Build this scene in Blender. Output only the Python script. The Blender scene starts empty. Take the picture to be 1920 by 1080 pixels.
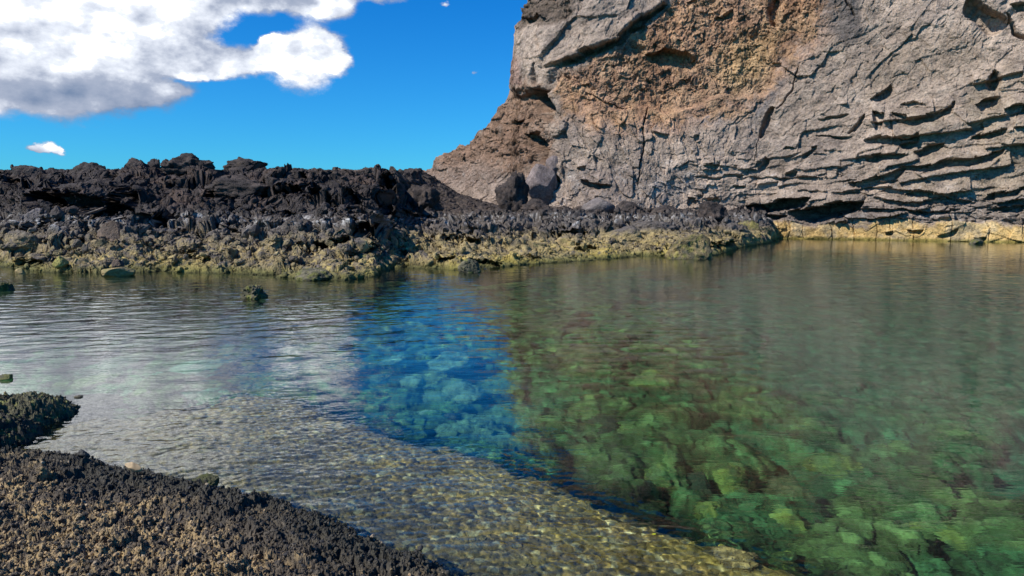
import bpy, math, random
import numpy as np
from mathutils import Vector

Q = 1.0                     # mesh resolution factor
SC = bpy.context.scene
COL = SC.collection
R = math.radians

# ------------------------------------------------------------------ camera
CAM_H = 2.0
FPX = 1371.0                # focal length in pixels of a 1920 wide picture
PITCH = math.atan((540 - 395) / FPX)
cam = bpy.data.cameras.new('camera')
cam.sensor_width = 36.0
cam.lens = 36.0 * FPX / 1920.0
cam.clip_start = 0.1
cam.clip_end = 8000
cam_o = bpy.data.objects.new('camera', cam)
cam_o.location = (0, 0, CAM_H)
cam_o.rotation_euler = (math.pi / 2 - PITCH, 0, 0)
COL.objects.link(cam_o)
SC.camera = cam_o

# ------------------------------------------------------------------ sun and sky
SUN_EL, SUN_AZ = R(44), R(-118)        # azimuth from +Y, clockwise
sdir = Vector((math.sin(SUN_AZ) * math.cos(SUN_EL), math.cos(SUN_AZ) * math.cos(SUN_EL), math.sin(SUN_EL)))
sun = bpy.data.lights.new('sun', 'SUN')
sun.energy = 4.6
sun.angle = R(0.5)
sun.color = (1.0, 0.95, 0.87)
sun.cycles.is_caustics_light = True
sun_o = bpy.data.objects.new('sun', sun)
sun_o.rotation_euler = sdir.to_track_quat('Z', 'Y').to_euler()
sun_o.location = (-20, -20, 30)
COL.objects.link(sun_o)

world = bpy.data.worlds.new('World')
SC.world = world
world.use_nodes = True
SC.view_settings.view_transform = 'Standard'
SC.view_settings.look = 'None'
SC.view_settings.gamma = 1
SC.view_settings.exposure = 0.35
SC.cycles.use_denoising = True
SC.cycles.adaptive_threshold = 0.02
SC.cycles.max_bounces = 8
SC.cycles.diffuse_bounces = 3
SC.cycles.glossy_bounces = 4
SC.cycles.transmission_bounces = 6
SC.cycles.sample_clamp_indirect = 4.0
SC.cycles.caustics_reflective = False
SC.cycles.caustics_refractive = True


class NT:
    """small helper for node trees"""
    def __init__(self, tree):
        self.t = tree

    def n(self, kind, **kw):
        node = self.t.nodes.new(kind)
        for k, v in kw.items():
            setattr(node, k, v)
        return node

    def put(self, sock, v):
        if hasattr(v, 'is_output'):
            self.t.links.new(v, sock)
        else:
            sock.default_value = v

    def m(self, op, a, b=0.0, c=None, clamp=False):
        node = self.n('ShaderNodeMath', operation=op, use_clamp=clamp)
        self.put(node.inputs[0], a)
        self.put(node.inputs[1], b)
        if c is not None:
            self.put(node.inputs[2], c)
        return node.outputs[0]

    def mix(self, f, a, b, mode='MIX'):
        node = self.n('ShaderNodeMix', data_type='RGBA', blend_type=mode)
        self.put(node.inputs[0], f)
        self.put(node.inputs[6], a)
        self.put(node.inputs[7], b)
        return node.outputs[2]

    def ramp(self, f, a, b, lo=0.0, hi=1.0, smooth=True):
        node = self.n('ShaderNodeMapRange', interpolation_type='SMOOTHSTEP' if smooth else 'LINEAR')
        self.put(node.inputs[0], f)
        self.put(node.inputs[1], a)
        self.put(node.inputs[2], b)
        self.put(node.inputs[3], lo)
        self.put(node.inputs[4], hi)
        return node.outputs[0]

    def noise(self, vec, scale, detail=4, rough=0.55, dist=0.0):
        node = self.n('ShaderNodeTexNoise')
        self.put(node.inputs['Vector'], vec)
        node.inputs['Scale'].default_value = scale
        node.inputs['Detail'].default_value = detail
        node.inputs['Roughness'].default_value = rough
        node.inputs['Distortion'].default_value = dist
        return node.outputs[0]

    def vor(self, vec, scale, feature='F1', rnd=1.0, out='Distance'):
        node = self.n('ShaderNodeTexVoronoi', feature=feature)
        self.put(node.inputs['Vector'], vec)
        node.inputs['Scale'].default_value = scale
        node.inputs['Randomness'].default_value = rnd
        return node.outputs[out]


def ray(px, py):
    """direction of a photograph pixel in the world (1920 x 1080)"""
    cx = (px - 960) / FPX
    cy = -(py - 540) / FPX
    sp, cp = math.sin(PITCH), math.cos(PITCH)
    return np.array([cx, cp + cy * sp, -sp + cy * cp])


def on_water(px, py, z=0.0):
    d = ray(px, py)
    k = (z - CAM_H) / d[2]
    return np.array([d[0] * k, d[1] * k, z])


def at_dist(px, py, Y):
    d = ray(px, py)
    k = Y / d[1]
    return np.array([d[0] * k, Y, CAM_H + d[2] * k])


def under(px, py, depth):
    """where a pixel's ray ends at this depth, bent at the water surface"""
    p = on_water(px, py)
    d = ray(px, py)
    d = d / np.linalg.norm(d)
    eta = 1 / 1.33
    c1 = -d[2]
    c2 = math.sqrt(1 - eta * eta * (1 - c1 * c1))
    t = eta * d + np.array([0, 0, eta * c1 - c2])
    k = depth / -t[2]
    return p + t * k


def project(x, y, z):
    sp, cp = math.sin(PITCH), math.cos(PITCH)
    dz = z - CAM_H
    f = y * cp - dz * sp
    u = y * sp + dz * cp
    return 960 + FPX * x / f, 540 - FPX * u / f


def build_sky():
    t = NT(world.node_tree)
    t.t.nodes.clear()
    out = t.n('ShaderNodeOutputWorld')
    bg = t.n('ShaderNodeBackground')
    t.t.links.new(bg.outputs[0], out.inputs[0])
    sky = t.n('ShaderNodeTexSky', sky_type='NISHITA')
    sky.sun_disc = False
    sky.sun_elevation = SUN_EL
    sky.sun_rotation = SUN_AZ
    sky.altitude = 50
    sky.air_density = 1.0
    sky.dust_density = 0.2
    sky.ozone_density = 3.0
    tc = t.n('ShaderNodeTexCoord').outputs['Generated']
    sep = t.n('ShaderNodeSeparateXYZ')
    t.put(sep.inputs[0], tc)
    tnt = t.mix(t.ramp(sep.outputs[2], 0.0, 0.35, smooth=False), (0.22, 0.97, 1.45, 1), (0.015, 0.74, 1.62, 1))
    base = t.mix(1.0, sky.outputs[0], tnt, 'MULTIPLY')
    u = t.m('ARCTAN2', sep.outputs[0], sep.outputs[1])
    v = t.m('ARCSINE', sep.outputs[2])
    comb = t.n('ShaderNodeCombineXYZ')
    t.put(comb.inputs[0], u)
    t.put(comb.inputs[1], t.m('MULTIPLY', v, 1.5))
    uv = comb.outputs[0]
    # billowy warp of the coordinates
    n1 = t.n('ShaderNodeTexNoise')
    t.put(n1.inputs['Vector'], uv)
    n1.inputs['Scale'].default_value = 11
    n1.inputs['Detail'].default_value = 7
    n1.inputs['Roughness'].default_value = 0.6
    sc = t.n('ShaderNodeSeparateColor')
    t.put(sc.inputs[0], n1.outputs['Color'])
    wu = t.m('ADD', u, t.m('MULTIPLY', t.m('SUBTRACT', sc.outputs[0], 0.5), 0.075))
    wv = t.m('ADD', v, t.m('MULTIPLY', t.m('SUBTRACT', sc.outputs[1], 0.5), 0.04))
    blobs = [  # px, py, rx, ry, brightness, strength
        (120, 50, 190, 62, 0.88, 1.2), (-60, 80, 190, 80, 0.86, 1.1), (20, 168, 190, 36, 0.46, 1.3), (190, 158, 95, 22, 0.54, 1.1), (265, 162, 60, 11, 0.62, 1.0),
        (300, 60, 100, 58, 0.70, 0.9), (390, 100, 74, 24, 0.70, 0.95), (455, 122, 60, 16, 0.86, 1.1), (522, 100, 38, 38, 0.92, 1.4), (570, 112, 50, 48, 0.90, 1.7), (600, 95, 30, 30, 0.9, 1.0),
        (505, 78, 22, 16, 1.0, 1.0), (628, 105, 26, 24, 0.80, 1.1), (375, 140, 42, 9, 0.95, 1.2), (620, 14, 44, 22, 0.78, 1.3), (520, -2, 110, 18, 0.60, 1.1),
        (405, 15, 30, 34, 0.80, 0.6), (700, -8, 80, 12, 0.76, 1.0), (74, 284, 13, 5, 0.8, 1.3), (93, 277, 13, 8, 0.9, 1.5), (108, 283, 9, 5, 0.8, 1.2), (829, 3, 8, 6, 0.8, 0.9), (886, 126, 7, 4, 0.6, 0.8),
        (30, -110, 300, 110, 0.95, 1.2), (480, -80, 150, 28, 0.7, 0.7), (-360, 110, 260, 100, 0.9, 1.0), (-40, -360, 400, 190, 0.95, 1.2),
        (-700, -100, 300, 160, 0.8, 0.9)]
    acc = sh = None
    for (px, py, rx, ry, b, s) in blobs:
        d = ray(px, py)
        d = d / np.linalg.norm(d)
        u0, v0 = math.atan2(d[0], d[1]), math.asin(d[2])
        a = t.m('MULTIPLY', t.m('SUBTRACT', wu, u0), FPX / rx)
        c = t.m('MULTIPLY', t.m('SUBTRACT', wv, v0), FPX / ry)
        r2 = t.m('ADD', t.m('MULTIPLY', a, a), t.m('MULTIPLY', c, c))
        w = t.m('MULTIPLY', t.m('EXPONENT', t.m('MULTIPLY', r2, -1.1)), s)
        ws = t.m('MULTIPLY', t.m('POWER', w, 2.0), b)
        acc = w if acc is None else t.m('ADD', acc, w)
        sh = (ws, t.m('POWER', w, 2.0)) if sh is None else (t.m('ADD', sh[0], ws), t.m('ADD', sh[1], t.m('POWER', w, 2.0)))
    for (px, py, rx, ry, s) in ((470, 62, 42, 20, 0.75), (515, 48, 36, 16, 0.6), (330, 150, 40, 9, 0.4)):      # gaps of clear sky
        d = ray(px, py)
        d = d / np.linalg.norm(d)
        a = t.m('MULTIPLY', t.m('SUBTRACT', wu, math.atan2(d[0], d[1])), FPX / rx)
        c = t.m('MULTIPLY', t.m('SUBTRACT', wv, math.asin(d[2])), FPX / ry)
        r2 = t.m('ADD', t.m('MULTIPLY', a, a), t.m('MULTIPLY', c, c))
        acc = t.m('SUBTRACT', acc, t.m('MULTIPLY', t.m('EXPONENT', t.m('MULTIPLY', r2, -1.0)), s))
    fine = t.noise(uv, 20, 9, 0.64)
    dens = t.m('ADD', acc, t.m('MULTIPLY', t.m('SUBTRACT', fine, 0.5), 1.15))
    wv3 = t.n('ShaderNodeCombineXYZ')
    t.put(wv3.inputs[0], wu)
    t.put(wv3.inputs[1], t.m('MULTIPLY', wv, 1.4))
    puff = t.n('ShaderNodeTexVoronoi', feature='SMOOTH_F1')
    t.put(puff.inputs['Vector'], wv3.outputs[0])
    puff.inputs['Scale'].default_value = 17
    puff.inputs['Detail'].default_value = 3
    puff.inputs['Roughness'].default_value = 0.55
    pf = t.m('SUBTRACT', 0.42, puff.outputs['Distance'])
    dens = t.m('ADD', dens, t.m('MULTIPLY', pf, 0.35))
    alpha = t.ramp(dens, 0.24, 0.86)
    b = t.m('DIVIDE', sh[0], t.m('ADD', sh[1], 0.02))
    off = t.n('ShaderNodeVectorMath', operation='ADD')
    t.put(off.inputs[0], uv)
    off.inputs[1].default_value = (-0.012, 0.02, 0)
    nb1 = t.noise(uv, 14, 6, 0.55)
    nb2 = t.noise(off.outputs[0], 14, 6, 0.55)
    rel = t.m('MULTIPLY', t.m('SUBTRACT', nb1, nb2), 1.1)
    thin = t.ramp(dens, 0.34, 1.0, -0.12, 0.06)
    bb = t.m('ADD', t.m('ADD', t.m('ADD', b, t.m('ADD', rel, t.m('MULTIPLY', pf, 0.12))), thin), t.m('MULTIPLY', t.m('SUBTRACT', fine, 0.5), 0.22))
    bb = t.m('MAXIMUM', bb, 0.25)
    cr = t.n('ShaderNodeValToRGB')
    cr.color_ramp.elements[0].position = 0.3
    cr.color_ramp.elements[0].color = (2.0, 2.8, 4.4, 1)
    cr.color_ramp.elements[1].position = 1.0
    cr.color_ramp.elements[1].color = (22.0, 22.4, 23.0, 1)
    e2 = cr.color_ramp.elements.new(0.84)
    e2.color = (9.5, 10.0, 11.0, 1)
    e = cr.color_ramp.elements.new(0.62)
    e.color = (4.4, 5.0, 6.4, 1)
    t.put(cr.inputs[0], bb)
    front = t.ramp(sep.outputs[1], 0.0, 0.15)
    alpha = t.m('MULTIPLY', alpha, front)
    colr = t.mix(alpha, base, cr.outputs[0])
    t.put(bg.inputs[0], colr)
    bg.inputs[1].default_value = 0.076


build_sky()

# ------------------------------------------------------------------ numpy noise


def _h(i, j, k, seed):
    n = (i * 374761393 + j * 668265263 + k * 2147483647 + seed * 1274126177) & 0xFFFFFFFF
    n = ((n ^ (n >> 13)) * 1274126177) & 0xFFFFFFFF
    n = ((n ^ (n >> 16)) * 2246822519) & 0xFFFFFFFF
    return ((n ^ (n >> 15)) & 0xFFFFFF).astype(np.float32) / np.float32(0xFFFFFF)


def vnoise(p, seed=0):
    """value noise, p (N,3) or (N,2) -> -1..1"""
    p = np.asarray(p)
    f = np.floor(p)
    r = (p - f).astype(np.float32)
    r = r * r * r * (r * (r * 6 - 15) + 10)
    i = f.astype(np.int64)
    if p.shape[1] == 2:
        o = 0
        for a in (0, 1):
            for b in (0, 1):
                w = (r[:, 0] if a else 1 - r[:, 0]) * (r[:, 1] if b else 1 - r[:, 1])
                o = o + w * _h(i[:, 0] + a, i[:, 1] + b, i[:, 0] * 0 + 7, seed)
        return o * 2 - 1
    o = 0
    for a in (0, 1):
        for b in (0, 1):
            for c in (0, 1):
                w = (r[:, 0] if a else 1 - r[:, 0]) * (r[:, 1] if b else 1 - r[:, 1]) * (r[:, 2] if c else 1 - r[:, 2])
                o = o + w * _h(i[:, 0] + a, i[:, 1] + b, i[:, 2] + c, seed)
    return o * 2 - 1


def fbm(p, scale=1.0, oct=4, gain=0.5, seed=0):
    o, a, s, tot = 0, 1.0, scale, 0
    for k in range(oct):
        o = o + a * vnoise(p * s + 17.3 * k, seed + k)
        tot += a
        a *= gain
        s *= 2.07
    return o / tot


def ridged(p, scale=1.0, oct=4, gain=0.5, seed=0):
    o, a, s, tot = 0, 1.0, scale, 0
    for k in range(oct):
        o = o + a * (1 - 2 * np.abs(vnoise(p * s + 11.7 * k, seed + k)))
        tot += a
        a *= gain
        s *= 2.13
    return o / tot


def cells2(p, seed=0, jitter=0.9):
    """2-D worley: F1, F2, random id value, offset vector to nearest point"""
    f = np.floor(p)
    i = f.astype(np.int64)
    r = p - f
    n = len(p)
    d1 = np.full(n, 9.0)
    d2 = np.full(n, 9.0)
    idv = np.zeros(n, np.float32)
    id2 = np.zeros(n, np.float32)
    id3 = np.zeros(n, np.float32)
    ox = np.zeros(n)
    oy = np.zeros(n)
    zero = i[:, 0] * 0
    for a in (-1, 0, 1):
        for b in (-1, 0, 1):
            ca, cb = i[:, 0] + a, i[:, 1] + b
            jx = _h(ca, cb, zero + 1, seed)
            jy = _h(ca, cb, zero + 2, seed)
            dx = a + 0.5 + (jx - 0.5) * jitter - r[:, 0]
            dy = b + 0.5 + (jy - 0.5) * jitter - r[:, 1]
            d = dx * dx + dy * dy
            m = d < d1
            d2 = np.where(m, d1, np.minimum(d2, d))
            d1 = np.where(m, d, d1)
            idv = np.where(m, _h(ca, cb, zero + 3, seed), idv)
            id2 = np.where(m, _h(ca, cb, zero + 4, seed), id2)
            id3 = np.where(m, _h(ca, cb, zero + 5, seed), id3)
            ox = np.where(m, dx, ox)
            oy = np.where(m, dy, oy)
    return np.sqrt(d1), np.sqrt(d2), idv, id2, id3, ox, oy


def facets(p, seed=0, tilt=1.0):
    """planar tilted plates with sharp steps, about -1..1; also returns the crack distance"""
    d1, d2, a, b, c, ox, oy = cells2(p, seed)
    v = (a * 2 - 1) * 0.6 - tilt * (ox * (b * 2 - 1) + oy * (c * 2 - 1))
    return v, d2 - d1


def sstep(x, a, b):
    t = np.clip((x - a) / (b - a), 0, 1)
    return t * t * (3 - 2 * t)


def lerp(a, b, t):
    return a + (b - a) * t


def mixc(c, col, w):
    w = np.clip(w, 0, 1)[:, None]
    return c * (1 - w) + np.asarray(col)[None, :] * w


# ------------------------------------------------------------------ mesh helpers


def mesh_obj(name, v, faces, mat, col=None, smooth=True, parent=None):
    me = bpy.data.meshes.new(name)
    v = np.ascontiguousarray(v, np.float32)
    faces = np.ascontiguousarray(faces, np.int32)
    k = faces.shape[1]
    me.vertices.add(len(v))
    me.vertices.foreach_set('co', v.ravel())
    me.loops.add(faces.size)
    me.loops.foreach_set('vertex_index', faces.ravel())
    me.polygons.add(len(faces))
    me.polygons.foreach_set('loop_start', np.arange(len(faces), dtype=np.int32) * k)
    me.polygons.foreach_set('use_smooth', np.full(len(faces), smooth))
    me.update(calc_edges=True)
    if col is not None:
        at = me.color_attributes.new('tint', 'FLOAT_COLOR', 'POINT')
        c4 = np.ones((len(v), 4), np.float32)
        c4[:, :3] = np.clip(col, 0, 1)
        at.data.foreach_set('color', c4.ravel())
    me.materials.append(mat)
    o = bpy.data.objects.new(name, me)
    COL.objects.link(o)
    if parent:
        o.parent = parent
    return o


def grid_faces(nr, nc):
    i = np.arange(nr * nc).reshape(nr, nc)
    return np.stack([i[:-1, :-1], i[:-1, 1:], i[1:, 1:], i[1:, :-1]], -1).reshape(-1, 4)


def tag(o, label=None, cat=None, group=None, kind=None):
    if label:
        o['label'] = label
    if cat:
        o['category'] = cat
    if group:
        o['group'] = group
    if kind:
        o['kind'] = kind
    return o


def receive(o):
    o.cycles.is_caustics_receiver = True
    return o


# ------------------------------------------------------------------ materials


def rock_mat(name, s1=3.0, s2=12.0, bump=0.5, bdist=0.05, pits=0.0, rough=0.9, var=0.35, spec=0.25):
    m = bpy.data.materials.new(name)
    m.use_nodes = True
    t = NT(m.node_tree)
    p = t.t.nodes['Principled BSDF']
    pos = t.n('ShaderNodeNewGeometry').outputs['Position']
    at = t.n('ShaderNodeAttribute', attribute_name='tint')
    n1 = t.noise(pos, s1, 6, 0.6)
    n2 = t.noise(pos, s2, 8, 0.7)
    f = t.m('ADD', t.ramp(n1, 0.25, 0.75, 1 - var, 1 + var), t.ramp(n2, 0.3, 0.7, -var, var))
    vm = t.n('ShaderNodeVectorMath', operation='SCALE')
    t.put(vm.inputs[0], at.outputs['Color'])
    t.put(vm.inputs[3], t.m('MAXIMUM', f, 0.15))
    t.put(p.inputs['Base Color'], vm.outputs[0])
    p.inputs['Roughness'].default_value = rough
    p.inputs['Specular IOR Level'].default_value = spec
    h = t.m('ADD', t.m('MULTIPLY', n2, 0.7), t.m('MULTIPLY', n1, 0.8))
    if pits:
        pv = t.vor(pos, s2 * 1.3, 'F1')
        h = t.m('ADD', h, t.m('MULTIPLY', t.ramp(pv, 0.0, 0.45), pits))
    b = t.n('ShaderNodeBump')
    b.inputs['Strength'].default_value = bump
    b.inputs['Distance'].default_value = bdist
    t.put(b.inputs['Height'], h)
    t.put(p.inputs['Normal'], b.outputs[0])
    return m


M_CLIFF = rock_mat('cliff_rock', 1.1, 7.0, 0.9, 0.12, 0.45, 0.9, 0.34, 0.2)
M_LAVA = rock_mat('lava_rock', 1.5, 9.0, 0.9, 0.10, 0.5, 0.9, 0.35, 0.25)
M_NEAR = rock_mat('near_lava_rock', 9.0, 55.0, 0.9, 0.016, 0.6, 0.8, 0.35, 0.4)
M_BED = rock_mat('seabed_rock', 3.0, 22.0, 0.6, 0.03, 0.5, 0.95, 0.4, 0.1)
M_STONE = rock_mat('smooth_stone', 14.0, 60.0, 0.4, 0.004, 0.2, 0.75, 0.2, 0.3)


def water_mat():
    m = bpy.data.materials.new('clear_water')
    m.use_nodes = True
    p = m.node_tree.nodes['Principled BSDF']
    p.inputs['Base Color'].default_value = (0.74, 1.0, 0.88, 1)
    p.inputs['Transmission Weight'].default_value = 1
    p.inputs['Roughness'].default_value = 0
    p.inputs['IOR'].default_value = 1.333
    # the finest wind ripples
    t = NT(m.node_tree)
    pos = t.n('ShaderNodeNewGeometry').outputs['Position']
    hs = None
    for sx, sy, rot, amp in ((4.0, 11.0, 0.16, 0.7), (9.0, 22.0, -0.10, 0.38)):
        mp = t.n('ShaderNodeMapping')
        t.put(mp.inputs[0], pos)
        mp.inputs['Rotation'].default_value = (0, 0, rot)
        mp.inputs['Scale'].default_value = (sx, sy, 1)
        k = t.m('MULTIPLY', t.noise(mp.outputs[0], 1.0, 2, 0.5, 0.4), amp)
        hs = k if hs is None else t.m('ADD', hs, k)
    gust = t.noise(pos, 0.22, 3, 0.5)
    hs = t.m('MULTIPLY', hs, t.ramp(gust, 0.35, 0.65, 0.55, 1.15))
    b = t.n('ShaderNodeBump')
    b.inputs['Strength'].default_value = 1.0
    b.inputs['Distance'].default_value = 0.0045
    t.put(b.inputs['Height'], hs)
    t.put(p.inputs['Normal'], b.outputs[0])
    return m


def seg_dist(px, py, pts):
    """distance, signed height below (+) and position 0..1 along a polyline"""
    best = np.full(len(px), 1e9)
    sgn = np.zeros(len(px))
    along = np.zeros(len(px))
    L = [0.0]
    for a, b in zip(pts[:-1], pts[1:]):
        L.append(L[-1] + math.hypot(b[0] - a[0], b[1] - a[1]))
    for k, (a, b) in enumerate(zip(pts[:-1], pts[1:])):
        dx, dy = b[0] - a[0], b[1] - a[1]
        ll = dx * dx + dy * dy
        t = np.clip(((px - a[0]) * dx + (py - a[1]) * dy) / ll, 0, 1)
        qx, qy = px - (a[0] + t * dx), py - (a[1] + t * dy)
        d = np.hypot(qx, qy)
        m = d < best
        best = np.where(m, d, best)
        sgn = np.where(m, np.where((dx * qy - dy * qx) > 0, 1.0, -1.0), sgn)
        along = np.where(m, (L[k] + t * math.sqrt(ll)) / L[-1], along)
    return best, sgn * best, along


# ------------------------------------------------------------------ profiles of the ground
_far_px = np.array([-900, -300, 0, 100, 200, 300, 400, 500, 600, 650, 700, 740, 790, 860, 930, 1000, 1100, 1200, 1300, 1345, 1400, 1440, 1470, 1600, 2600.])
_far_shore = np.array([500, 500, 500, 512, 514, 510, 512, 519, 524, 526, 518, 503, 503, 508, 502, 495, 489, 481, 486, 478, 462, 456, 452, 448, 448.])


def far_profile():
    """columns over s = x / Y of (Y, z) knots for the lava field"""
    S, YK, ZK = [], [], []
    for px, sh in zip(_far_px, _far_shore):
        p0 = on_water(px, sh)
        Ys = p0[1]
        if px <= 745:
            kn = [(Ys - 4, None, -1.6), (Ys - 0.4, None, -0.35), (Ys, None, 0.0), (Ys + 1.2, sh - 20, None), (Ys + 5.5, 436, None), (Ys + 9, 408, None),
                  (Ys + 12, 372, None), (Ys + 20, 324, None), (Ys + 26, 323.5, None), (Ys + 40, None, 3.0), (300, None, 2.0), (4000, None, 1.0)]
        elif px <= 1345:
            cr = np.interp(px, [745, 805, 850, 900, 1345], [323, 322, 362, 388, 392])
            kn = [(Ys - 4, None, -2.2), (Ys - 0.4, None, -0.4), (Ys, None, 0.0), (Ys + 1.0, sh - 14, None), (Ys + 7, 455 - (px - 745) * 0.02, None), (max(Ys + 13, 42), 418, None),
                  (max(Ys + 19, 47), 404, None), (max(Ys + 24, 56), cr, None), (66, cr, None), (90, None, 3.0), (300, None, 2.0), (4000, None, 1.0)]
        elif px <= 1441:
            kn = [(Ys - 4, None, -2.5), (Ys - 0.4, None, -0.5), (Ys, None, 0.0), (Ys + 1.5, sh - 17, None), (Ys + 5, sh - 35, None), (Ys + 8, 408, None),
                  (Ys + 11, 400, None), (Ys + 14, 396, None), (75, 390, None), (90, None, 3.0), (300, None, 2.0), (4000, None, 1.0)]
        else:
            kn = [(Ys - 4, None, -3), (Ys - 0.4, None, -3), (Ys, None, -3), (Ys + 1.5, None, -3), (Ys + 5, None, -3), (Ys + 8, None, -3),
                  (Ys + 11, None, -3), (Ys + 14, None, -3), (Ys + 20, None, -3), (90, None, 2.0), (300, None, 2.0), (4000, None, 1.0)]
        ys, zs = [], []
        for (Y, py, z) in kn:
            if z is None:
                z = at_dist(px, py, Y)[2]
            ys.append(Y)
            zs.append(z)
        S.append((px - 960) / FPX / math.cos(PITCH) * 1.0)
        YK.append(ys)
        ZK.append(zs)
    return np.array(S), np.array(YK), np.array(ZK)


F_S, F_Y, F_Z = far_profile()


def far_base(x, y):
    s = x / y
    K = F_Y.shape[1]
    yk = np.stack([np.interp(s, F_S, F_Y[:, k]) for k in range(K)], -1)
    zk = np.stack([np.interp(s, F_S, F_Z[:, k]) for k in range(K)], -1)
    z = zk[:, 0].copy()
    for k in range(K - 1):
        t = np.clip((y - yk[:, k]) / (yk[:, k + 1] - yk[:, k]), 0, 1)
        z = z + (zk[:, k + 1] - zk[:, k]) * t
    return z, y - yk[:, 2]      # height, distance behind the shoreline


# near shore: points (x, y) of the waterline and of the shelf edge
_ns = np.array([on_water(a, b)[:2] for a, b in ((-700, 850), (-200, 838), (0, 838), (80, 846), (170, 848), (250, 872), (350, 893), (400, 902), (480, 918), (560, 938), (640, 968),
                                                  (690, 998), (760, 1030), (830, 1052), (880, 1082), (960, 1130), (1100, 1240))])
_se = np.array([under(a, b, 0.34)[:2] for a, b in ((-600, 790), (0, 790), (230, 800), (330, 790), (370, 762), (440, 750), (540, 754), (640, 790), (730, 832), (860, 856), (950, 884),
                                                  (1100, 950), (1250, 1010), (1400, 1052), (1480, 1085), (1640, 1180))])
_ns = _ns[np.argsort(_ns[:, 0])]
_se = _se[np.argsort(_se[:, 0])]
PROM = [(-30, 800, 92, 48), (55, 786, 66, 26), (-10, 830, 60, 30)]     # promontory blobs in photograph pixels on the water plane


def seabed_base(x, y):
    ysh = np.interp(x, _ns[:, 0], _ns[:, 1])
    yed = np.interp(x, _se[:, 0], _se[:, 1])
    PP = np.stack([x, y], -1)
    wob = 0.16 * fbm(PP, 1.3, 3, 0.6, 700) + 0.10 * fbm(PP, 5.0, 2, 0.6, 701)
    d_sh = (y - ysh) * 0.75
    d_ed = (y - yed) * 0.8 + wob
    shelf = -0.06 - 0.10 * np.clip(d_sh, 0, 3) - 0.03 * np.clip(x + 1, 0, 3)
    deep = -1.0 - 0.35 * np.clip(d_ed, 0, 3.0) - 0.06 * np.clip(x, 0, 25) + 0.0 * y
    deep = np.maximum(deep, -3.6)
    wl = sstep(-x, 0.5, 5.0)
    deep = lerp(deep, np.maximum(deep, -1.1), wl)
    k = sstep(d_ed, -0.12, 0.75)
    z = lerp(shelf, deep, k)
    z = np.where(d_sh < 0, -0.06 - 0.3 * np.clip(-d_sh, 0, 2), z)
    return z, d_sh, d_ed


def near_base(x, y):
    """height of the foreground rock above the water"""
    ysh = np.interp(x, _ns[:, 0], _ns[:, 1])
    d = (ysh - y) * 0.75
    z = -0.12 + 0.20 * sstep(d, -0.15, 0.35) + 0.12 * np.clip(d, 0, 3)
    z = np.where(d < -0.15, -0.12 + (d + 0.15) * 0.9, z)
    for (a, b, rx, ry) in PROM:
        c = on_water(a, b)
        ex = on_water(a + rx, b)[0] - c[0]
        ey = on_water(a, b - ry)[1] - c[1]
        r = np.sqrt(((x - c[0]) / ex) ** 2 + ((y - c[1]) / ey) ** 2)
        z = np.maximum(z, 0.22 * (1 - r ** 2))
    return z, d


# ------------------------------------------------------------------ the lava field across the pool
def col_px_spacing(lo, hi, fine_lo, fine_hi, n_fine, n_side):
    a = np.linspace(lo, fine_lo, n_side, endpoint=False)
    b = np.linspace(fine_lo, fine_hi, n_fine, endpoint=False)
    c = np.linspace(fine_hi, hi, n_side)
    return np.concatenate([a, b, c])


def lava_detail(x, y, z, dsh):
    P = np.stack([x, y, z * 1.2], -1)
    P2 = np.stack([x, y], -1)
    am = sstep(dsh, -1.5, 1.2) * lerp(0.45, 1.0, sstep(dsh, 0.5, 8))
    right = sstep(x / y, -0.14, -0.06)
    am = am * lerp(1.0, 0.8, right)
    f1, c1 = facets(P2 * 0.42 + 0.35 * np.stack([fbm(P2, 0.6, 2, seed=3), fbm(P2, 0.6, 2, seed=5)], -1), 5, 0.9)
    f2, c2 = facets(P2 * 1.15 + 0.3 * np.stack([fbm(P2, 1.6, 2, seed=8), fbm(P2, 1.6, 2, seed=9)], -1), 8, 1.0)
    f3, c3 = facets(P2 * 3.1, 12, 1.0)
    r1 = ridged(P, 0.9, 5, 0.55, 21)
    r2 = ridged(P, 3.2, 4, 0.6, 31)
    zz = 0.62 * f1 + 0.36 * f2 + 0.13 * f3 + 0.26 * r1 + 0.14 * r2
    crack = -0.25 * np.exp(-(c2 / 0.12) ** 2) - 0.35 * np.exp(-(c1 / 0.07) ** 2)
    far = 1 - 0.75 * sstep(dsh, 17, 21)
    return (zz + crack * 0.6) * am * far, r1, r2, f2


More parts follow.
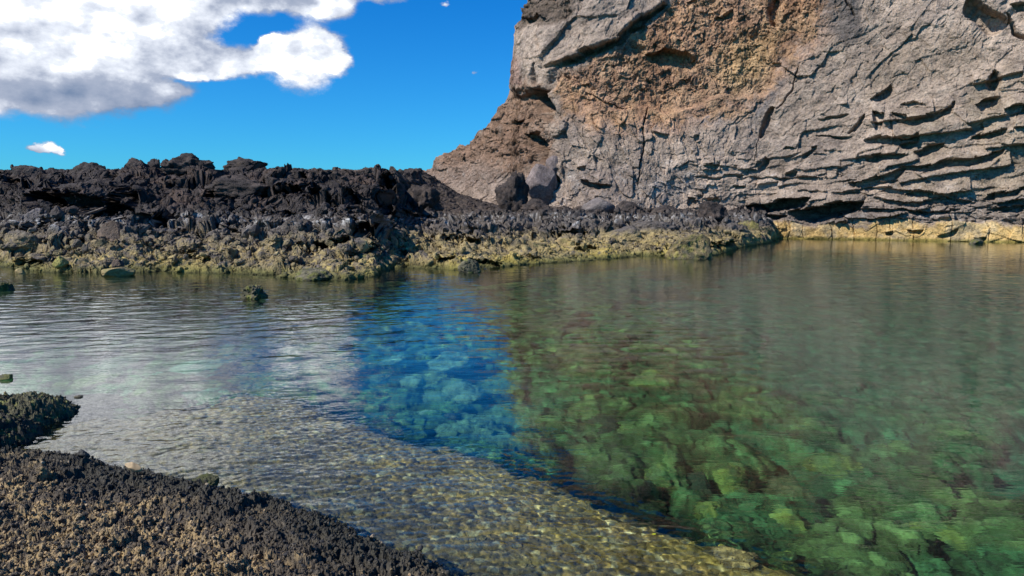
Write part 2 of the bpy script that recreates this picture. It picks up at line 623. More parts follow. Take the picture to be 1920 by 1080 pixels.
HOLLOWS = [
    ([(40, 376), (90, 362), (150, 362), (200, 372), (255, 388)], 34, 3.0), ([(212, 368), (245, 360), (274, 368)], 14, 1.6),
    ([(372, 372), (410, 354), (455, 348), (530, 352)], 18, 2.4), ([(655, 424), (682, 414), (706, 420)], 24, 2.0), ([(735, 396), (780, 400), (815, 408)], 13, 2.2),
    ([(560, 458), (605, 452), (655, 440)], 15, 1.4), ([(288, 424), (310, 420), (334, 428)], 17, 1.5), ([(415, 424), (432, 432), (455, 438)], 12, 1.2),
    ([(650, 486), (700, 462), (742, 454)], 12, 1.2), ([(34, 490), (60, 484), (92, 490)], 12, 1.0), ([(815, 482), (850, 484)], 8, 0.8), ([(1180, 455), (1205, 450)], 6, 0.8),
    ([(870, 492), (900, 486), (940, 492)], 11, 1.2), ([(960, 482), (985, 476), (1015, 482)], 9, 1.0), ([(1230, 468), (1262, 462), (1290, 470)], 9, 1.0), ([(1320, 462), (1350, 456), (1385, 450)], 8, 1.0), ([(1030, 440), (1070, 434), (1120, 440)], 8, 1.0), ([(800, 450), (850, 444), (900, 450)], 9, 1.2), ([(1075, 468), (1120, 464)], 6, 0.8), ([(520, 350), (560, 356), (600, 352)], 9, 1.3), ([(130, 450), (160, 446), (190, 452)], 9, 1.0),
    ([(330, 480), (370, 476), (400, 484)], 9, 0.9), ([(600, 380), (640, 374), (670, 382)], 10, 1.4), ([(0, 340), (30, 336), (60, 342)], 10, 1.5), ([(300, 345), (340, 340), (370, 348)], 9, 1.3),
    ([(250, 405), (300, 400), (340, 408)], 9, 1.1), ([(480, 400), (520, 396), (560, 404)], 10, 1.2)]
FISSURES = [([(722, 338), (725, 375), (718, 425)], 9, 2.6), ([(742, 462), (750, 480), (758, 498)], 9, 1.2), ([(300, 300), (303, 325)], 5, 1.5), ([(405, 320), (408, 345)], 6, 1.6),
            ([(652, 360), (668, 395), (664, 430)], 7, 1.5), ([(100, 405), (60, 425), (30, 450)], 8, 1.2), ([(560, 330), (575, 350)], 5, 1.0), ([(205, 330), (225, 350)], 5, 1.2)]


def hollow_shift(P):
    """how far the lava is eaten back from the shore side under its overhangs"""
    px, py = project(P[:, 0], P[:, 1], P[:, 2])
    Q2 = P[:, [0, 2]]
    px = px + 7 * fbm(Q2, 1.2, 4, 0.6, 800)
    py = py + 5 * fbm(Q2, 1.2, 4, 0.6, 801)
    d = np.zeros(len(px))
    for pts, hgt, dep in HOLLOWS:
        m = (px > min(p[0] for p in pts) - 40) & (px < max(p[0] for p in pts) + 40) & (py > min(p[1] for p in pts) - 40) & (py < max(p[1] for p in pts) + 70)
        if m.any():
            dist, sg, al = seg_dist(px[m], py[m], pts)
            lens = np.clip(1.15 * (4 * al * (1 - al)) ** 0.4, 0, 1)
            h = hgt * np.maximum(lens, 0.15)
            notch = np.where(sg > 0, 1 - sstep(sg, h * 0.6, h * 1.3), 1 - sstep(-sg, 0, 2)) * lens * (dist < hgt * 2)
            lip = np.exp(-(np.where(sg <= 0, -sg, 99) / (hgt * 0.9)) ** 2) * lens
            d[m] += dep * (notch - 0.25 * lip)
    for pts, wd, dep in FISSURES:
        m = (px > min(p[0] for p in pts) - 40) & (px < max(p[0] for p in pts) + 40) & (py > min(p[1] for p in pts) - 30) & (py < max(p[1] for p in pts) + 30)
        if m.any():
            dist, sg, al = seg_dist(px[m], py[m], pts)
            d[m] += dep * np.exp(-(dist / wd) ** 4)
    return d


def build_lava():
    pxs = col_px_spacing(-1400, 2100, -60, 1480, int(1500 * Q), int(90 * Q))
    s = (pxs - 960) / FPX / math.cos(PITCH)
    y1 = 18.0 * (75 / 18.0) ** np.linspace(0, 1, int(720 * Q))
    y2 = 75 * (3500 / 75) ** np.linspace(0, 1, 50)[1:]
    ys = np.concatenate([y1, y2])
    S_, Y_ = np.meshgrid(s, ys)
    x = (S_ * Y_).ravel()
    y = Y_.ravel()
    zb, dsh = far_base(x, y)
    det, r1, r2, f2 = lava_detail(x, y, zb, dsh)
    z = zb + det
    P = np.stack([x, y, z], -1)
    am = sstep(dsh, -1, 2) * 0.42
    wx = fbm(P, 1.4, 4, 0.65, 41) * am
    wy = fbm(P, 1.4, 4, 0.65, 51) * am
    P[:, 0] += wx
    P[:, 1] += wy
    P[:, 1] += hollow_shift(P) * (dsh > -0.5) * (dsh < 40)
    am3 = sstep(dsh, -1, 1.5)
    P0 = P.copy()
    P[:, 0] += 0.22 * fbm(P0, 1.5, 2, 0.5, 55) * am3
    P[:, 2] += 0.16 * fbm(P0, 1.5, 2, 0.5, 56) * am3
    P0 = P.copy()
    for q in range(3):
        P[:, q] += 0.13 * fbm(P0, 3.6, 4, 0.7, 61 + 7 * q) * am3 * (1.0 if q != 1 else 1.3)
    col = shore_colour(P[:, 0], P[:, 1], P[:, 2], dsh)
    o = mesh_obj('lava_field', P, grid_faces(len(ys), len(pxs)), M_LAVA, col)
    tag(o, kind='structure')
    receive(o)
    return o


def shore_colour(x, y, z, dsh):
    """bare lava, salt crust, algae and barnacle zones, by height above the water"""
    P = np.stack([x, y, z], -1)
    n = fbm(P, 0.55, 4, 0.6, 71)
    nf = fbm(P, 2.6, 4, 0.7, 81)
    ns = fbm(P, 5.5, 3, 0.7, 91)
    right = sstep(x / y, -0.17, -0.10)
    c = np.tile(np.array([[0.047, 0.038, 0.034]]), (len(x), 1))
    c = mixc(c, (0.085, 0.058, 0.045), sstep(n, 0.05, 0.45) * 0.7)                 # brownish lava
    c = mixc(c, (0.10, 0.075, 0.055), sstep(dsh, 15, 20) * sstep(x / y, -0.36, -0.30) * 0.75 * sstep(nf, -0.3, 0.3))
    c = mixc(c, (0.118, 0.100, 0.084), (1 - sstep(z, 1.3, 2.4)) * 0.85)             # greyer low down
    zz = z + 0.30 * n + 0.12 * nf
    salt = np.exp(-((zz - 1.62) / 0.20) ** 2) * sstep(ns + 0.5 * nf, 0.10, 0.35)
    c = mixc(c, (0.42, 0.40, 0.37), salt * 0.9)
    tan = (1 - sstep(zz, lerp(0.75, 0.75, right), lerp(1.45, 1.1, right))) * sstep(ns + nf * 0.6, lerp(-0.35, -0.6, right), lerp(0.25, 0.1, right))
    c = mixc(c, (0.32, 0.245, 0.11), tan * lerp(0.75, 0.9, sstep(x / y, -0.36, -0.20)))
    yel = (1 - sstep(zz, 0.35, 0.75)) * sstep(n + 0.5 * ns, -0.1, 0.4) * lerp(0.6, 1.0, right)
    c = mixc(c, (0.46, 0.35, 0.09), yel * 0.8)
    green = (1 - sstep(z + 0.06 * nf, 0.05, 0.32))
    c = mixc(c, (0.13, 0.125, 0.03), green * 0.8)
    wet = 1 - sstep(z, -0.02, 0.10)
    c = mixc(c, (0.035, 0.035, 0.014), wet * 0.8)
    return c


build_lava()

# ------------------------------------------------------------------ the cliff
# foot of the wall in plan: photograph column, distance
_c_px = np.array([640, 740, 800, 870, 930, 1000, 1040, 1120, 1250, 1420, 1600, 1760, 1920, 2150, 2500, 3200.])
_c_Y = np.array([80, 74, 70, 66, 63, 60, 57, 55.5, 55, 54.2, 51, 48.5, 46.5, 44, 41, 38.])
_t_px = np.array([640, 740, 775, 800, 812, 830, 870, 900, 920, 942, 956, 964, 969, 974, 992, 1004, 1012, 1060, 1120, 1180, 1300, 1500, 1800, 3200.])
_t_py = np.array([380, 352, 335, 318, 303, 290, 276, 254, 232, 200, 176, 150, 110, 62, 36, 8, -6, -40, -100, -170, -300, -420, -520, -520.])

# ledges with a shadowed notch under them: points, notch height in px, depth in m
LEDGES = [
    ([(1635, 186), (1655, 172), (1672, 158)], 12, 0.7), ([(1675, 213), (1710, 224), (1755, 212), (1792, 190)], 11, 0.8),
    ([(1690, 200), (1715, 190), (1740, 202)], 7, 0.5), ([(1638, 212), (1662, 212)], 22, 0.9),
    ([(1622, 262), (1668, 256), (1698, 262), (1722, 252)], 14, 0.9), ([(1710, 284), (1740, 273), (1768, 270)], 12, 0.8),
    ([(1624, 294), (1660, 292), (1702, 290)], 8, 0.7), ([(1685, 318), (1730, 312), (1772, 300), (1820, 300), (1878, 280)], 13, 1.0),
    ([(1588, 340), (1625, 338), (1662, 332), (1698, 320)], 15, 1.0), ([(1825, 196), (1850, 188), (1876, 186)], 17, 1.0),
    ([(1878, 208), (1900, 200), (1930, 196)], 15, 0.9), ([(1820, 264), (1850, 250), (1884, 243)], 9, 0.8),
    ([(1398, 385), (1440, 382), (1485, 374), (1524, 369)], 15, 2.3), ([(1480, 398), (1520, 386), (1580, 378), (1622, 380)], 23, 2.6),
    ([(1360, 400), (1420, 404), (1480, 406)], 7, 0.9), ([(1316, 311), (1345, 309)], 7, 0.5), ([(1420, 312), (1432, 305), (1440, 296)], 8, 0.6),
    ([(1468, 281), (1480, 276), (1492, 279)], 4, 0.4), ([(1504, 295), (1520, 284), (1538, 279)], 5, 0.4), ([(1478, 328), (1500, 324)], 6, 0.5),
    ([(1368, 349), (1396, 345)], 6, 0.5), ([(1325, 374), (1350, 372)], 8, 0.6), ([(1290, 372), (1310, 374)], 9, 0.6), ([(1093, 342), (1115, 345), (1148, 345)], 9, 0.8),
    ([(1084, 315), (1102, 313)], 7, 0.5), ([(1302, 260), (1312, 260)], 6, 0.4), ([(1533, 226), (1560, 221), (1592, 217)], 4, 0.45),
    ([(1420, 330), (1480, 336), (1540, 330)], 4, 0.35), ([(1300, 335), (1350, 333), (1400, 330)], 4, 0.35), ([(1560, 362), (1640, 352), (1720, 358), (1800, 372)], 8, 0.6),
    ([(1640, 372), (1700, 380), (1760, 372), (1830, 380)], 8, 0.6), ([(1840, 372), (1880, 362), (1920, 352)], 9, 0.7), ([(1600, 395), (1660, 392), (1740, 398), (1800, 392)], 6, 0.6),
    ([(1660, 432), (1675, 430)], 6, 0.5), ([(1700, 430), (1732, 428)], 6, 0.5), ([(1760, 440), (1795, 430)], 6, 0.5), ([(1820, 446), (1844, 446)], 7, 0.6),
    ([(1530, 254), (1570, 258), (1600, 256)], 4, 0.4), ([(1850, 395), (1900, 390), (1930, 388)], 6, 0.6),
    ([(1030, 128), (1050, 122), (1085, 104), (1130, 84), (1165, 68), (1205, 30), (1252, 4)], 9, 1.3),
    ([(1815, -8), (1840, 8), (1866, 26), (1890, 40)], 30, 1.5), ([(1895, 10), (1930, 6)], 12, 0.8),
    ([(1215, 100), (1250, 92), (1290, 100), (1318, 118)], 26, 1.1), ([(1180, 48), (1210, 44)], 12, 0.6), ([(1100, 170), (1140, 190), (1180, 200)], 8, 0.4),
    ([(1340, 36), (1370, 22)], 8, 0.5), ([(985, 40), (1012, 32), (1030, 40)], 12, 0.6),
    ([(955, 186), (990, 178), (1030, 166)], 9, 0.6), ([(985, 250), (1012, 244)], 14, 0.9), ([(960, 225), (985, 220)], 12, 0.7),
]
# cracks: points, width px, depth m
CRACKS = [
    ([(1503, 130), (1490, 165), (1468, 195), (1447, 215)], 1.2, 0.35), ([(1450, 208), (1438, 232), (1424, 258)], 6, 0.8), ([(1424, 258), (1416, 280), (1408, 300)], 1.6, 0.3),
    ([(1594, 250), (1608, 234), (1622, 218)], 3.5, 0.6), ([(1215, 205), (1206, 240), (1207, 280), (1192, 350)], 1.5, 0.4), ([(1450, -5), (1447, 20), (1450, 42)], 9, 1.0),
    ([(1862, 140), (1868, 170)], 11, 1.0), ([(1010, 172), (1024, 195), (1032, 215), (1028, 228)], 12, 1.6),
    ([(1002, 250), (1012, 280), (1008, 300)], 9, 1.2), ([(1048, 330), (1045, 352), (1040, 360)], 6, 0.9), ([(1022, 52), (1026, 92)], 3, 0.4), ([(1016, 120), (1012, 160)], 3, 0.5),
    ([(1580, -10), (1600, 20), (1606, 32)], 2, 0.4), ([(1888, 30), (1900, 62), (1925, 80)], 4, 0.8)]
CRACKS += [([(px, 414), (px + random.Random(px).uniform(-4, 4), 432), (px + random.Random(px + 1).uniform(-3, 3), 455)], 0.9, 0.16)
           for px in (1463, 1480, 1508, 1558, 1600, 1640, 1667, 1712, 1782, 1848, 1917)]


def poly_mask(px, py, poly, soft):
    """1 inside the polygon, soft edge in px"""
    n = len(poly)
    inside = np.zeros(len(px), bool)
    dist = np.full(len(px), 1e9)
    for k in range(n):
        a, b = poly[k], poly[(k + 1) % n]
        cond = (a[1] > py) != (b[1] > py)
        with np.errstate(divide='ignore', invalid='ignore'):
            xi = (b[0] - a[0]) * (py - a[1]) / (b[1] - a[1] + 1e-9) + a[0]
        inside ^= cond & (px < xi)
        dx, dy = b[0] - a[0], b[1] - a[1]
        t = np.clip(((px - a[0]) * dx + (py - a[1]) * dy) / (dx * dx + dy * dy), 0, 1)
        dist = np.minimum(dist, np.hypot(px - (a[0] + t * dx), py - (a[1] + t * dy)))
    sd = np.where(inside, dist, -dist)
    return sstep(sd, -soft, soft)


def build_cliff():
    pxs = np.concatenate([np.linspace(640, 760, int(60 * Q), endpoint=False), np.linspace(760, 1960, int(1500 * Q), endpoint=False), np.linspace(1960, 3200, int(160 * Q))])
    Yf = np.interp(pxs, _c_px, _c_Y)
    # smooth the plan line a little
    ker = np.hanning(41)
    ker /= ker.sum()
    Yf = np.convolve(np.pad(Yf, 20, 'edge'), ker, 'valid')
    pyt = np.interp(pxs, _t_px, _t_py)
    nf_, nb_ = int(760 * Q), 40
    lean = np.interp(pxs, [640, 900, 1000, 1300, 3200], [0.6, 0.5, 0.22, 0.2, 0.2])
    # top height so that the crest meets the skyline after leaning back
    el = (395 - pyt) / FPX
    ztop = (CAM_H + el * Yf) / (1 - el * lean)
    z0 = -3.2
    t = np.linspace(0, 1, nf_) ** 1.0
    t = np.where(t < 0.8, t / 0.8 * 0.62, 0.62 + (t - 0.8) / 0.2 * 0.38)
    # denser rows inside the picture
    Z = z0 + (ztop[None, :] - z0) * t[:, None]
    Y = Yf[None, :] + np.maximum(Z, 0) * lean[None, :]
    tb = (np.linspace(0, 1, nb_ + 1)[1:]) ** 1.5
    Zb = ztop[None, :] + (-0.6 * tb[:, None] + 0.0 * pxs[None, :])
    Yb = (Yf + ztop * lean)[None, :] + 45 * tb[:, None]
    Z = np.vstack([Z, Zb])
    Y = np.vstack([Y, Yb])
    s = (pxs - 960) / FPX / math.cos(PITCH)
    # the column direction is fixed at the foot, so the face rises straight up in the world
    X = np.repeat((s * Yf)[None, :], nf_ + nb_, 0)
    x, y, z = X.ravel(), Y.ravel(), Z.ravel()
    back = np.vstack([np.zeros((nf_, len(pxs))), np.repeat(tb[:, None], len(pxs), 1)]).ravel()
    px, py = project(x, y, z)
    N = len(x)
    # feature space, slightly warped so that outlines are uneven
    Pw = np.stack([x, z], -1)
    wpx = px + 5 * fbm(Pw, 0.5, 2, 0.5, 100) + 2.5 * (cells2(Pw * 1.4, 102)[2] - 0.5)
    wpy = py + 5 * fbm(Pw, 0.5, 2, 0.5, 110) + 5 * (cells2(Pw * 1.1, 112)[2] - 0.5)
    bw = 26
    orange = poly_mask(wpx, wpy, [(1030, 160), (1060, 125), (1130, 90), (1180, 70), (1225, 25), (1260, -5), (1300, -300), (1600, -300), (1560, -60), (1552, 20), (1530, 60), (1500, 80),
                                  (1470, 110), (1450, 150), (1425, 185), (1400, 180), (1380, 205), (1330, 165), (1300, 190), (1240, 205), (1200, 195), (1150, 215), (1080, 190)], bw)
    brown = poly_mask(wpx, wpy, [(780, 310), (830, 280), (900, 240), (940, 180), (1020, 165), (1036, 220), (1040, 300), (1000, 320), (950, 300), (900, 300), (820, 330)], bw)
    capscr = poly_mask(wpx, wpy, [(980, -40), (970, 60), (960, 70), (1000, 50), (1040, 52), (1070, 30), (1090, -50)], 8)
    rough = np.clip(orange + brown + capscr, 0, 1)
    beds = poly_mask(wpx, wpy, [(1580, 420), (1590, 200), (1680, 190), (1800, 180), (1830, 130), (2300, 60), (2300, 420)], 30)
    lowbeds = poly_mask(wpx, wpy, [(1300, 410), (1310, 300), (1420, 290), (1600, 280), (1600, 420)], 25)
    cols = poly_mask(wpx, wpy, [(1030, 400), (1030, 190), (1200, 190), (1320, 240), (1330, 400)], 25)
    base = poly_mask(wpx, wpy, [(1300, 420), (1400, 385), (1580, 385), (1800, 375), (2400, 350), (2400, 600), (1300, 600)], 12)
    yn = fbm(np.stack([x, y, z], -1), 0.45, 4, 0.6, 252)
    yband = sstep(wpy + 16 * yn, 414, 419) * sstep(px, 1380, 1400)

    d = np.zeros(N)
    P = np.stack([x, y, z], -1)
    d += 0.55 * fbm(P, 0.16, 3, 0.5, 120) + 0.25 * fbm(P, 0.5, 3, 0.5, 125)
    # plates of three sizes in sheared coordinates
    w = np.stack([fbm(Pw, 0.35, 2, 0.4, seed=130), fbm(Pw, 0.35, 2, 0.4, seed=140)], -1)
    pb = np.stack([(x) * 0.42, (z - 0.13 * x) * 0.95], -1) + 0.10 * w             # beds: long and flat
    pc = np.stack([(x + 0.25 * z) * 0.8, z * 0.55], -1) + 0.15 * w                 # columns: tall
    pm = np.stack([(x - 0.5 * z) * 0.30, (z + 0.2 * x) * 0.26], -1) + 0.08 * w     # massive
    fb, cb = facets(pb, 201, 0.7)
    fb2, cb2 = facets(pb * 2.3 + 5, 203, 0.8)
    fc, cc = facets(pc, 205, 0.9)
    fc2, cc2 = facets(pc * 2.4 + 3, 206, 0.9)
    fm, cm = facets(pm, 208, 0.8)
    fm2, cm2 = facets(pm * 4.0 + 9, 209, 0.9)
    plain = np.clip(1 - rough - beds - cols - lowbeds, 0, 1) * (1 - yband)
    bedw = np.clip(beds + lowbeds * 0.8, 0, 1) * (1 - rough) * (1 - yband)
    colw = cols * (1 - rough)
    fm3, _ = facets(pm * 11.0 + 4, 210, 1.0)
    d += plain * (0.24 * fm + 0.12 * fm2 + 0.06 * fm3)
    # stacked beds: each leans out towards its lower edge, then steps back in shadow
    _, _, q1, q2, q3, qx, qy = cells2(np.stack([(x + 0.2 * z) * 0.26, (z - 0.13 * x) * 0.30], -1) + 0.12 * w, 242)
    bs = (z - 0.13 * x) * 0.80 + 0.8 * q1 + 1.1 * qx * (q2 - 0.5) + 0.05 * fbm(Pw, 1.1, 3, 0.5, 241)
    brk = _h(np.floor(bs).astype(np.int64), np.floor(x * 0.30 + 0.37 * np.floor(bs)).astype(np.int64), np.zeros(N, np.int64), 77)
    saw = (1 - (bs - np.floor(bs))) * sstep(bs - np.floor(bs), 0.0, 0.05)
    _, _, q4, q5, q6, qx2, qy2 = cells2(np.stack([(x + 0.1 * z) * 0.7, (z - 0.1 * x) * 0.8], -1) + 0.1 * w, 243)
    bs2 = (z - 0.06 * x) * 2.0 + 0.9 * q4 + 1.2 * qx2 * (q5 - 0.5)
    brk2 = _h(np.floor(bs2).astype(np.int64), np.floor(x * 0.6 + 0.5 * np.floor(bs2)).astype(np.int64), np.zeros(N, np.int64), 78)
    saw2 = (1 - (bs2 - np.floor(bs2))) * sstep(bs2 - np.floor(bs2), 0.0, 0.08)
    d += beds * (1 - rough) * (1 - yband) * (0.55 * saw * sstep(brk, 0.2, 0.7) + 0.22 * (brk - 0.5))
    d += lowbeds * (1 - rough) * (1 - yband) * (0.26 * saw2 * sstep(brk2, 0.3, 0.8) + 0.16 * (brk2 - 0.5))
    d += bedw * (0.20 * fb + 0.11 * fb2 + 0.05 * facets(pb * 5.5 + 2, 211, 1.0)[0])
    d += colw * (0.27 * fc + 0.17 * fc2 + 0.06 * facets(pc * 5.5 + 2, 212, 1.0)[0])
    # scoria
    r = ridged(P, 0.9, 6, 0.6, 150)
    r3 = fbm(P, 3.0, 4, 0.7, 155)
    fs, cs = facets(Pw * 1.5 + 0.4 * w, 220, 1.0)
    d += rough * (0.32 * r + 0.20 * r3 + 0.18 * fs - 0.12)
    d += 0.06 * fbm(P, 4.0, 5, 0.7, 160)
    # base beds: thin horizontal layers above the yellow band
    ff, cf = facets(np.stack([x * 0.8, z * 2.6], -1) + 0.15 * w, 230, 0.8)
    bz = base * (1 - yband)
    d += bz * (0.24 * ff + 0.06 - 0.2 * np.exp(-(cf / 0.07) ** 2))
    # upper left grey buttress stands proud of the scoria; the brown pocket lies behind the main face
    upper = poly_mask(wpx, wpy, [(955, 175), (955, -300), (1290, -300), (1248, 8), (1200, 28), (1165, 66), (1130, 80), (1085, 102), (1045, 128), (1032, 165)], 5)
    d += 0.55 * upper
    main = poly_mask(wpx, wpy, [(1034, 175), (1036, 420), (3000, 520), (3000, -300), (1560, -300), (1500, 80), (1440, 180), (1340, 185), (1250, 212), (1150, 195), (1060, 150)], 6)
    d += 0.5 * main
    # the yellow waterline bench stands proud, smooth and upright
    d = lerp(d, 0.75 + 0.14 * fm2 + 0.16 * facets(np.stack([x * 0.55, z * 1.6], -1) + 0.15 * w, 233, 0.8)[0] + 0.05 * fbm(P, 1.2, 3, 0.5, 170) + 0.25 * fbm(P, 0.25, 2, 0.5, 171), yband * 0.85)
    for k, (pts, hgt, dep) in enumerate(LEDGES):
        x0, x1 = min(p[0] for p in pts) - 40, max(p[0] for p in pts) + 40
        y0, y1 = min(p[1] for p in pts) - 50, max(p[1] for p in pts) + 60
        m = (wpx > x0) & (wpx < x1) & (wpy > y0) & (wpy < y1)
        if not m.any():
            continue
        dist, sg, al = seg_dist(wpx[m], wpy[m], pts)
        lens = np.clip(1.15 * (4 * al * (1 - al)) ** 0.45, 0, 1)
        below = np.where(sg > 0, sg, 0)
        h = hgt * np.maximum(lens, 0.12)
        notch = np.where(sg > 0, (1 - sstep(below, h * 0.75, h * 1.5)), 1 - sstep(-sg, 0, 1.2)) * lens * (dist < hgt * 2.2)
        lip = np.exp(-(np.where(sg <= 0, -sg, 99) / (hgt * 1.1)) ** 2) * lens * 0.28
        d[m] += dep * (lip - notch * 0.85)
    for pts, wd, dep in CRACKS:
        x0, x1 = min(p[0] for p in pts) - 30, max(p[0] for p in pts) + 30
        y0, y1 = min(p[1] for p in pts) - 30, max(p[1] for p in pts) + 30
        m = (wpx > x0) & (wpx < x1) & (wpy > y0) & (wpy < y1)
        if not m.any():
            continue
        dist, sg, al = seg_dist(wpx[m], wpy[m], pts)
        ww = wd * (0.35 + 0.65 * (4 * al * (1 - al)) ** 0.5)
        d[m] -= dep * np.exp(-(dist / ww) ** 4)
    # displace towards the viewer side of the wall
    dxp = np.gradient(s * Yf)
    dyp = np.gradient(Yf)
    nx, ny = dyp, -dxp
    ln = np.hypot(nx, ny)
    nx, ny = nx / ln, ny / ln
    NX = np.repeat(nx[None, :], nf_ + nb_, 0).ravel()
    NY = np.repeat(ny[None, :], nf_ + nb_, 0).ravel()
    fr = 1 - sstep(back, 0.0, 0.25)
    x2 = x + NX * d * fr
    y2 = y + NY * d * fr
    z2 = z + 0.25 * d * (1 - fr) * 1.0
    # ragged crest
    P2 = np.stack([x2, y2, z2], -1)
    am = 0.14 + 0.22 * rough
    x2 = x2 + am * fbm(P2, 1.2, 5, 0.65, 180)
    z2 = z2 + am * fbm(P2, 1.2, 5, 0.65, 185) + 0.5 * ridged(P2, 0.5, 5, 0.55, 187) * sstep(z, ztop.repeat(1)[np.tile(np.arange(len(pxs)), nf_ + nb_)] - 1.5, ztop[np.tile(np.arange(len(pxs)), nf_ + nb_)])
    # ---- colour of the rock itself
    n1 = fbm(P, 0.28, 4, 0.55, 300)
    n2 = fbm(P, 1.1, 4, 0.6, 310)
    n3 = fbm(P, 4.0, 4, 0.65, 320)
    ORP = [(1030, 165), (1060, 125), (1130, 90), (1180, 70), (1225, 25), (1260, -5), (1300, -300), (1600, -300), (1560, -60), (1556, 20), (1530, 60), (1500, 90), (1470, 130), (1440, 180), (1400, 210), (1340, 225), (1240, 235), (1150, 240), (1060, 215)]
    oc_m = poly_mask(wpx, wpy, ORP, 55)
    oc_m = sstep(oc_m + 0.45 * n2 + 0.25 * n3, 0.30, 0.75)
    c = np.tile(np.array([[0.315, 0.255, 0.205]]), (N, 1))
    c = mixc(c, (0.205, 0.175, 0.152), sstep(n1, 0.0, 0.35) * 0.7)
    tint = (cells2(pm, 208)[2] - 0.5) * plain + (cells2(pb, 201)[2] - 0.5) * bedw + (cells2(pc, 205)[2] - 0.5) * colw
    c = c * (1 + 0.35 * tint)[:, None]
    c = mixc(c, (0.42, 0.35, 0.285), sstep(n2, 0.05, 0.45) * 0.5)
    c = mixc(c, (0.25, 0.19, 0.155), sstep(n1 + 0.4 * n2, 0.1, 0.45) * 0.35)
    tanr = beds * sstep(px, 1620, 1760) * sstep(n1 + n2 * 0.3, -0.3, 0.2)
    c = mixc(c, (0.285, 0.232, 0.165), tanr * 0.65)
    tan2 = poly_mask(wpx, wpy, [(1625, 190), (1630, 120), (1700, 70), (1780, 60), (1870, 60), (1870, 120), (1800, 150), (1700, 160)], 22)
    c = mixc(c, (0.27, 0.215, 0.16), tan2 * 0.5)
    pink = poly_mask(wpx, wpy, [(1420, 190), (1460, 120), (1500, 80), (1560, 20), (1560, 70), (1500, 130), (1440, 200), (1330, 230), (1250, 260), (1120, 250), (1060, 210), (1060, 160), (1250, 205)], 20)
    c = mixc(c, (0.42, 0.27, 0.19), pink * (0.45 + 0.35 * sstep(n2, -0.2, 0.3)))
    drk = poly_mask(wpx, wpy, [(1545, -20), (1610, -20), (1620, 60), (1590, 90), (1560, 60)], 10) + poly_mask(wpx, wpy, [(1460, 75), (1490, 90), (1500, 122), (1480, 128), (1470, 110)], 5)
    c = mixc(c, (0.115, 0.105, 0.10), drk * 0.8)
    blu = poly_mask(wpx, wpy, [(1330, 170), (1350, 175), (1352, 230), (1310, 240), (1310, 200)], 8) + poly_mask(wpx, wpy, [(1420, 200), (1460, 150), (1480, 150), (1440, 210), (1405, 240)], 10)
    c = mixc(c, (0.15, 0.15, 0.155), blu * 0.8)
    oc = lerp(np.array([[0.33, 0.19, 0.11]]), np.array([[0.42, 0.265, 0.15]]), sstep(n2, -0.3, 0.3)[:, None])
    dark_s = sstep(-r, 0.0, 0.5)
    ow = np.clip(oc_m * (0.80 + 0.3 * n1), 0, 1)[:, None]
    c = c * (1 - ow) + oc * ow
    c = mixc(c, (0.12, 0.075, 0.05), orange * sstep(n3 - 0.5 * n2, 0.05, 0.4) * 0.6)
    c = mixc(c, (0.42, 0.31, 0.14), orange * poly_mask(wpx, wpy, [(1400, 70), (1460, 60), (1440, 150), (1380, 180), (1340, 150), (1360, 100)], 30) * 0.4)
    c = mixc(c, (0.225, 0.140, 0.092), sstep(poly_mask(wpx, wpy, [(760, 310), (830, 260), (900, 220), (935, 165), (1025, 150), (1040, 220), (1044, 310), (1000, 345), (940, 335), (880, 345), (800, 350)], 50) + 0.5 * n2 + 0.2 * n3, 0.25, 0.95) * 0.85)
    c = mixc(c, (0.11, 0.085, 0.065), capscr * 0.8)
    c = mixc(c, (0.25, 0.16, 0.13), poly_mask(wpx, wpy, [(950, 110), (985, 110), (990, 160), (945, 165)], 8) * 0.7)
    # paler, salt-washed stone low on the left
    lowp = cols * sstep(py, 290, 345)
    c = mixc(c, (0.33, 0.30, 0.275), lowp * sstep(n2 + n3 * 0.5, -0.1, 0.35) * 0.6)
    c = mixc(c, (0.235, 0.19, 0.16), poly_mask(wpx, wpy, [(760, 345), (810, 310), (900, 300), (950, 330), (960, 400), (800, 400)], 12) * 0.5)
    c = mixc(c, (0.52, 0.50, 0.47), sstep(n3 + 0.5 * n2, 0.42, 0.6) * 0.35 * sstep(py, 240, 330))
    # rock above the frame coloured darker to weaken its reflection in the pool
    c = mixc(c, (0.10, 0.088, 0.078), sstep(-py + 20 * n2, 45, 130) * 0.8)
    # base layers and the bench at the waterline
    c = mixc(c, (0.16, 0.14, 0.13), bz * 0.6)
    c = mixc(c, (0.42, 0.40, 0.37), bz * sstep(n3 + n2, 0.2, 0.5) * 0.45 * sstep(py, 395, 405))
    yc = lerp(np.array([[0.50, 0.35, 0.14]]), np.array([[0.52, 0.40, 0.21]]), sstep(n2, -0.2, 0.3)[:, None])
    yw = (yband * np.clip(sstep(wpy + 16 * yn + 12 * n2 + 6 * n3, 412, 424), 0, 1))[:, None]
    c = c * (1 - yw) + yc * yw
    c = mixc(c, (0.22, 0.19, 0.13), yw[:, 0] * sstep(n2 + 0.6 * n3, 0.15, 0.45) * 0.6)
    c = mixc(c, (0.16, 0.14, 0.03), (1 - sstep(z2 + 0.08 * n2, 0.04, 0.26)) * 0.85 * sstep(px, 1380, 1400))
    c = c * np.where(yw > 0.5, 0.95, 0.88) * np.array([[1.04, 0.985, 0.935]]) * (1 + 0.32 * fbm(P, 0.13, 3, 0.55, 350) + 0.16 * fbm(P, 7.0, 2, 0.6, 351))[:, None]
    P3 = np.stack([x2, y2, z2], -1)
    o = mesh_obj('cliff', P3, grid_faces(nf_ + nb_, len(pxs)), M_CLIFF, c)
    tag(o, kind='structure')
    receive(o)


build_cliff()

# ------------------------------------------------------------------ the pool floor


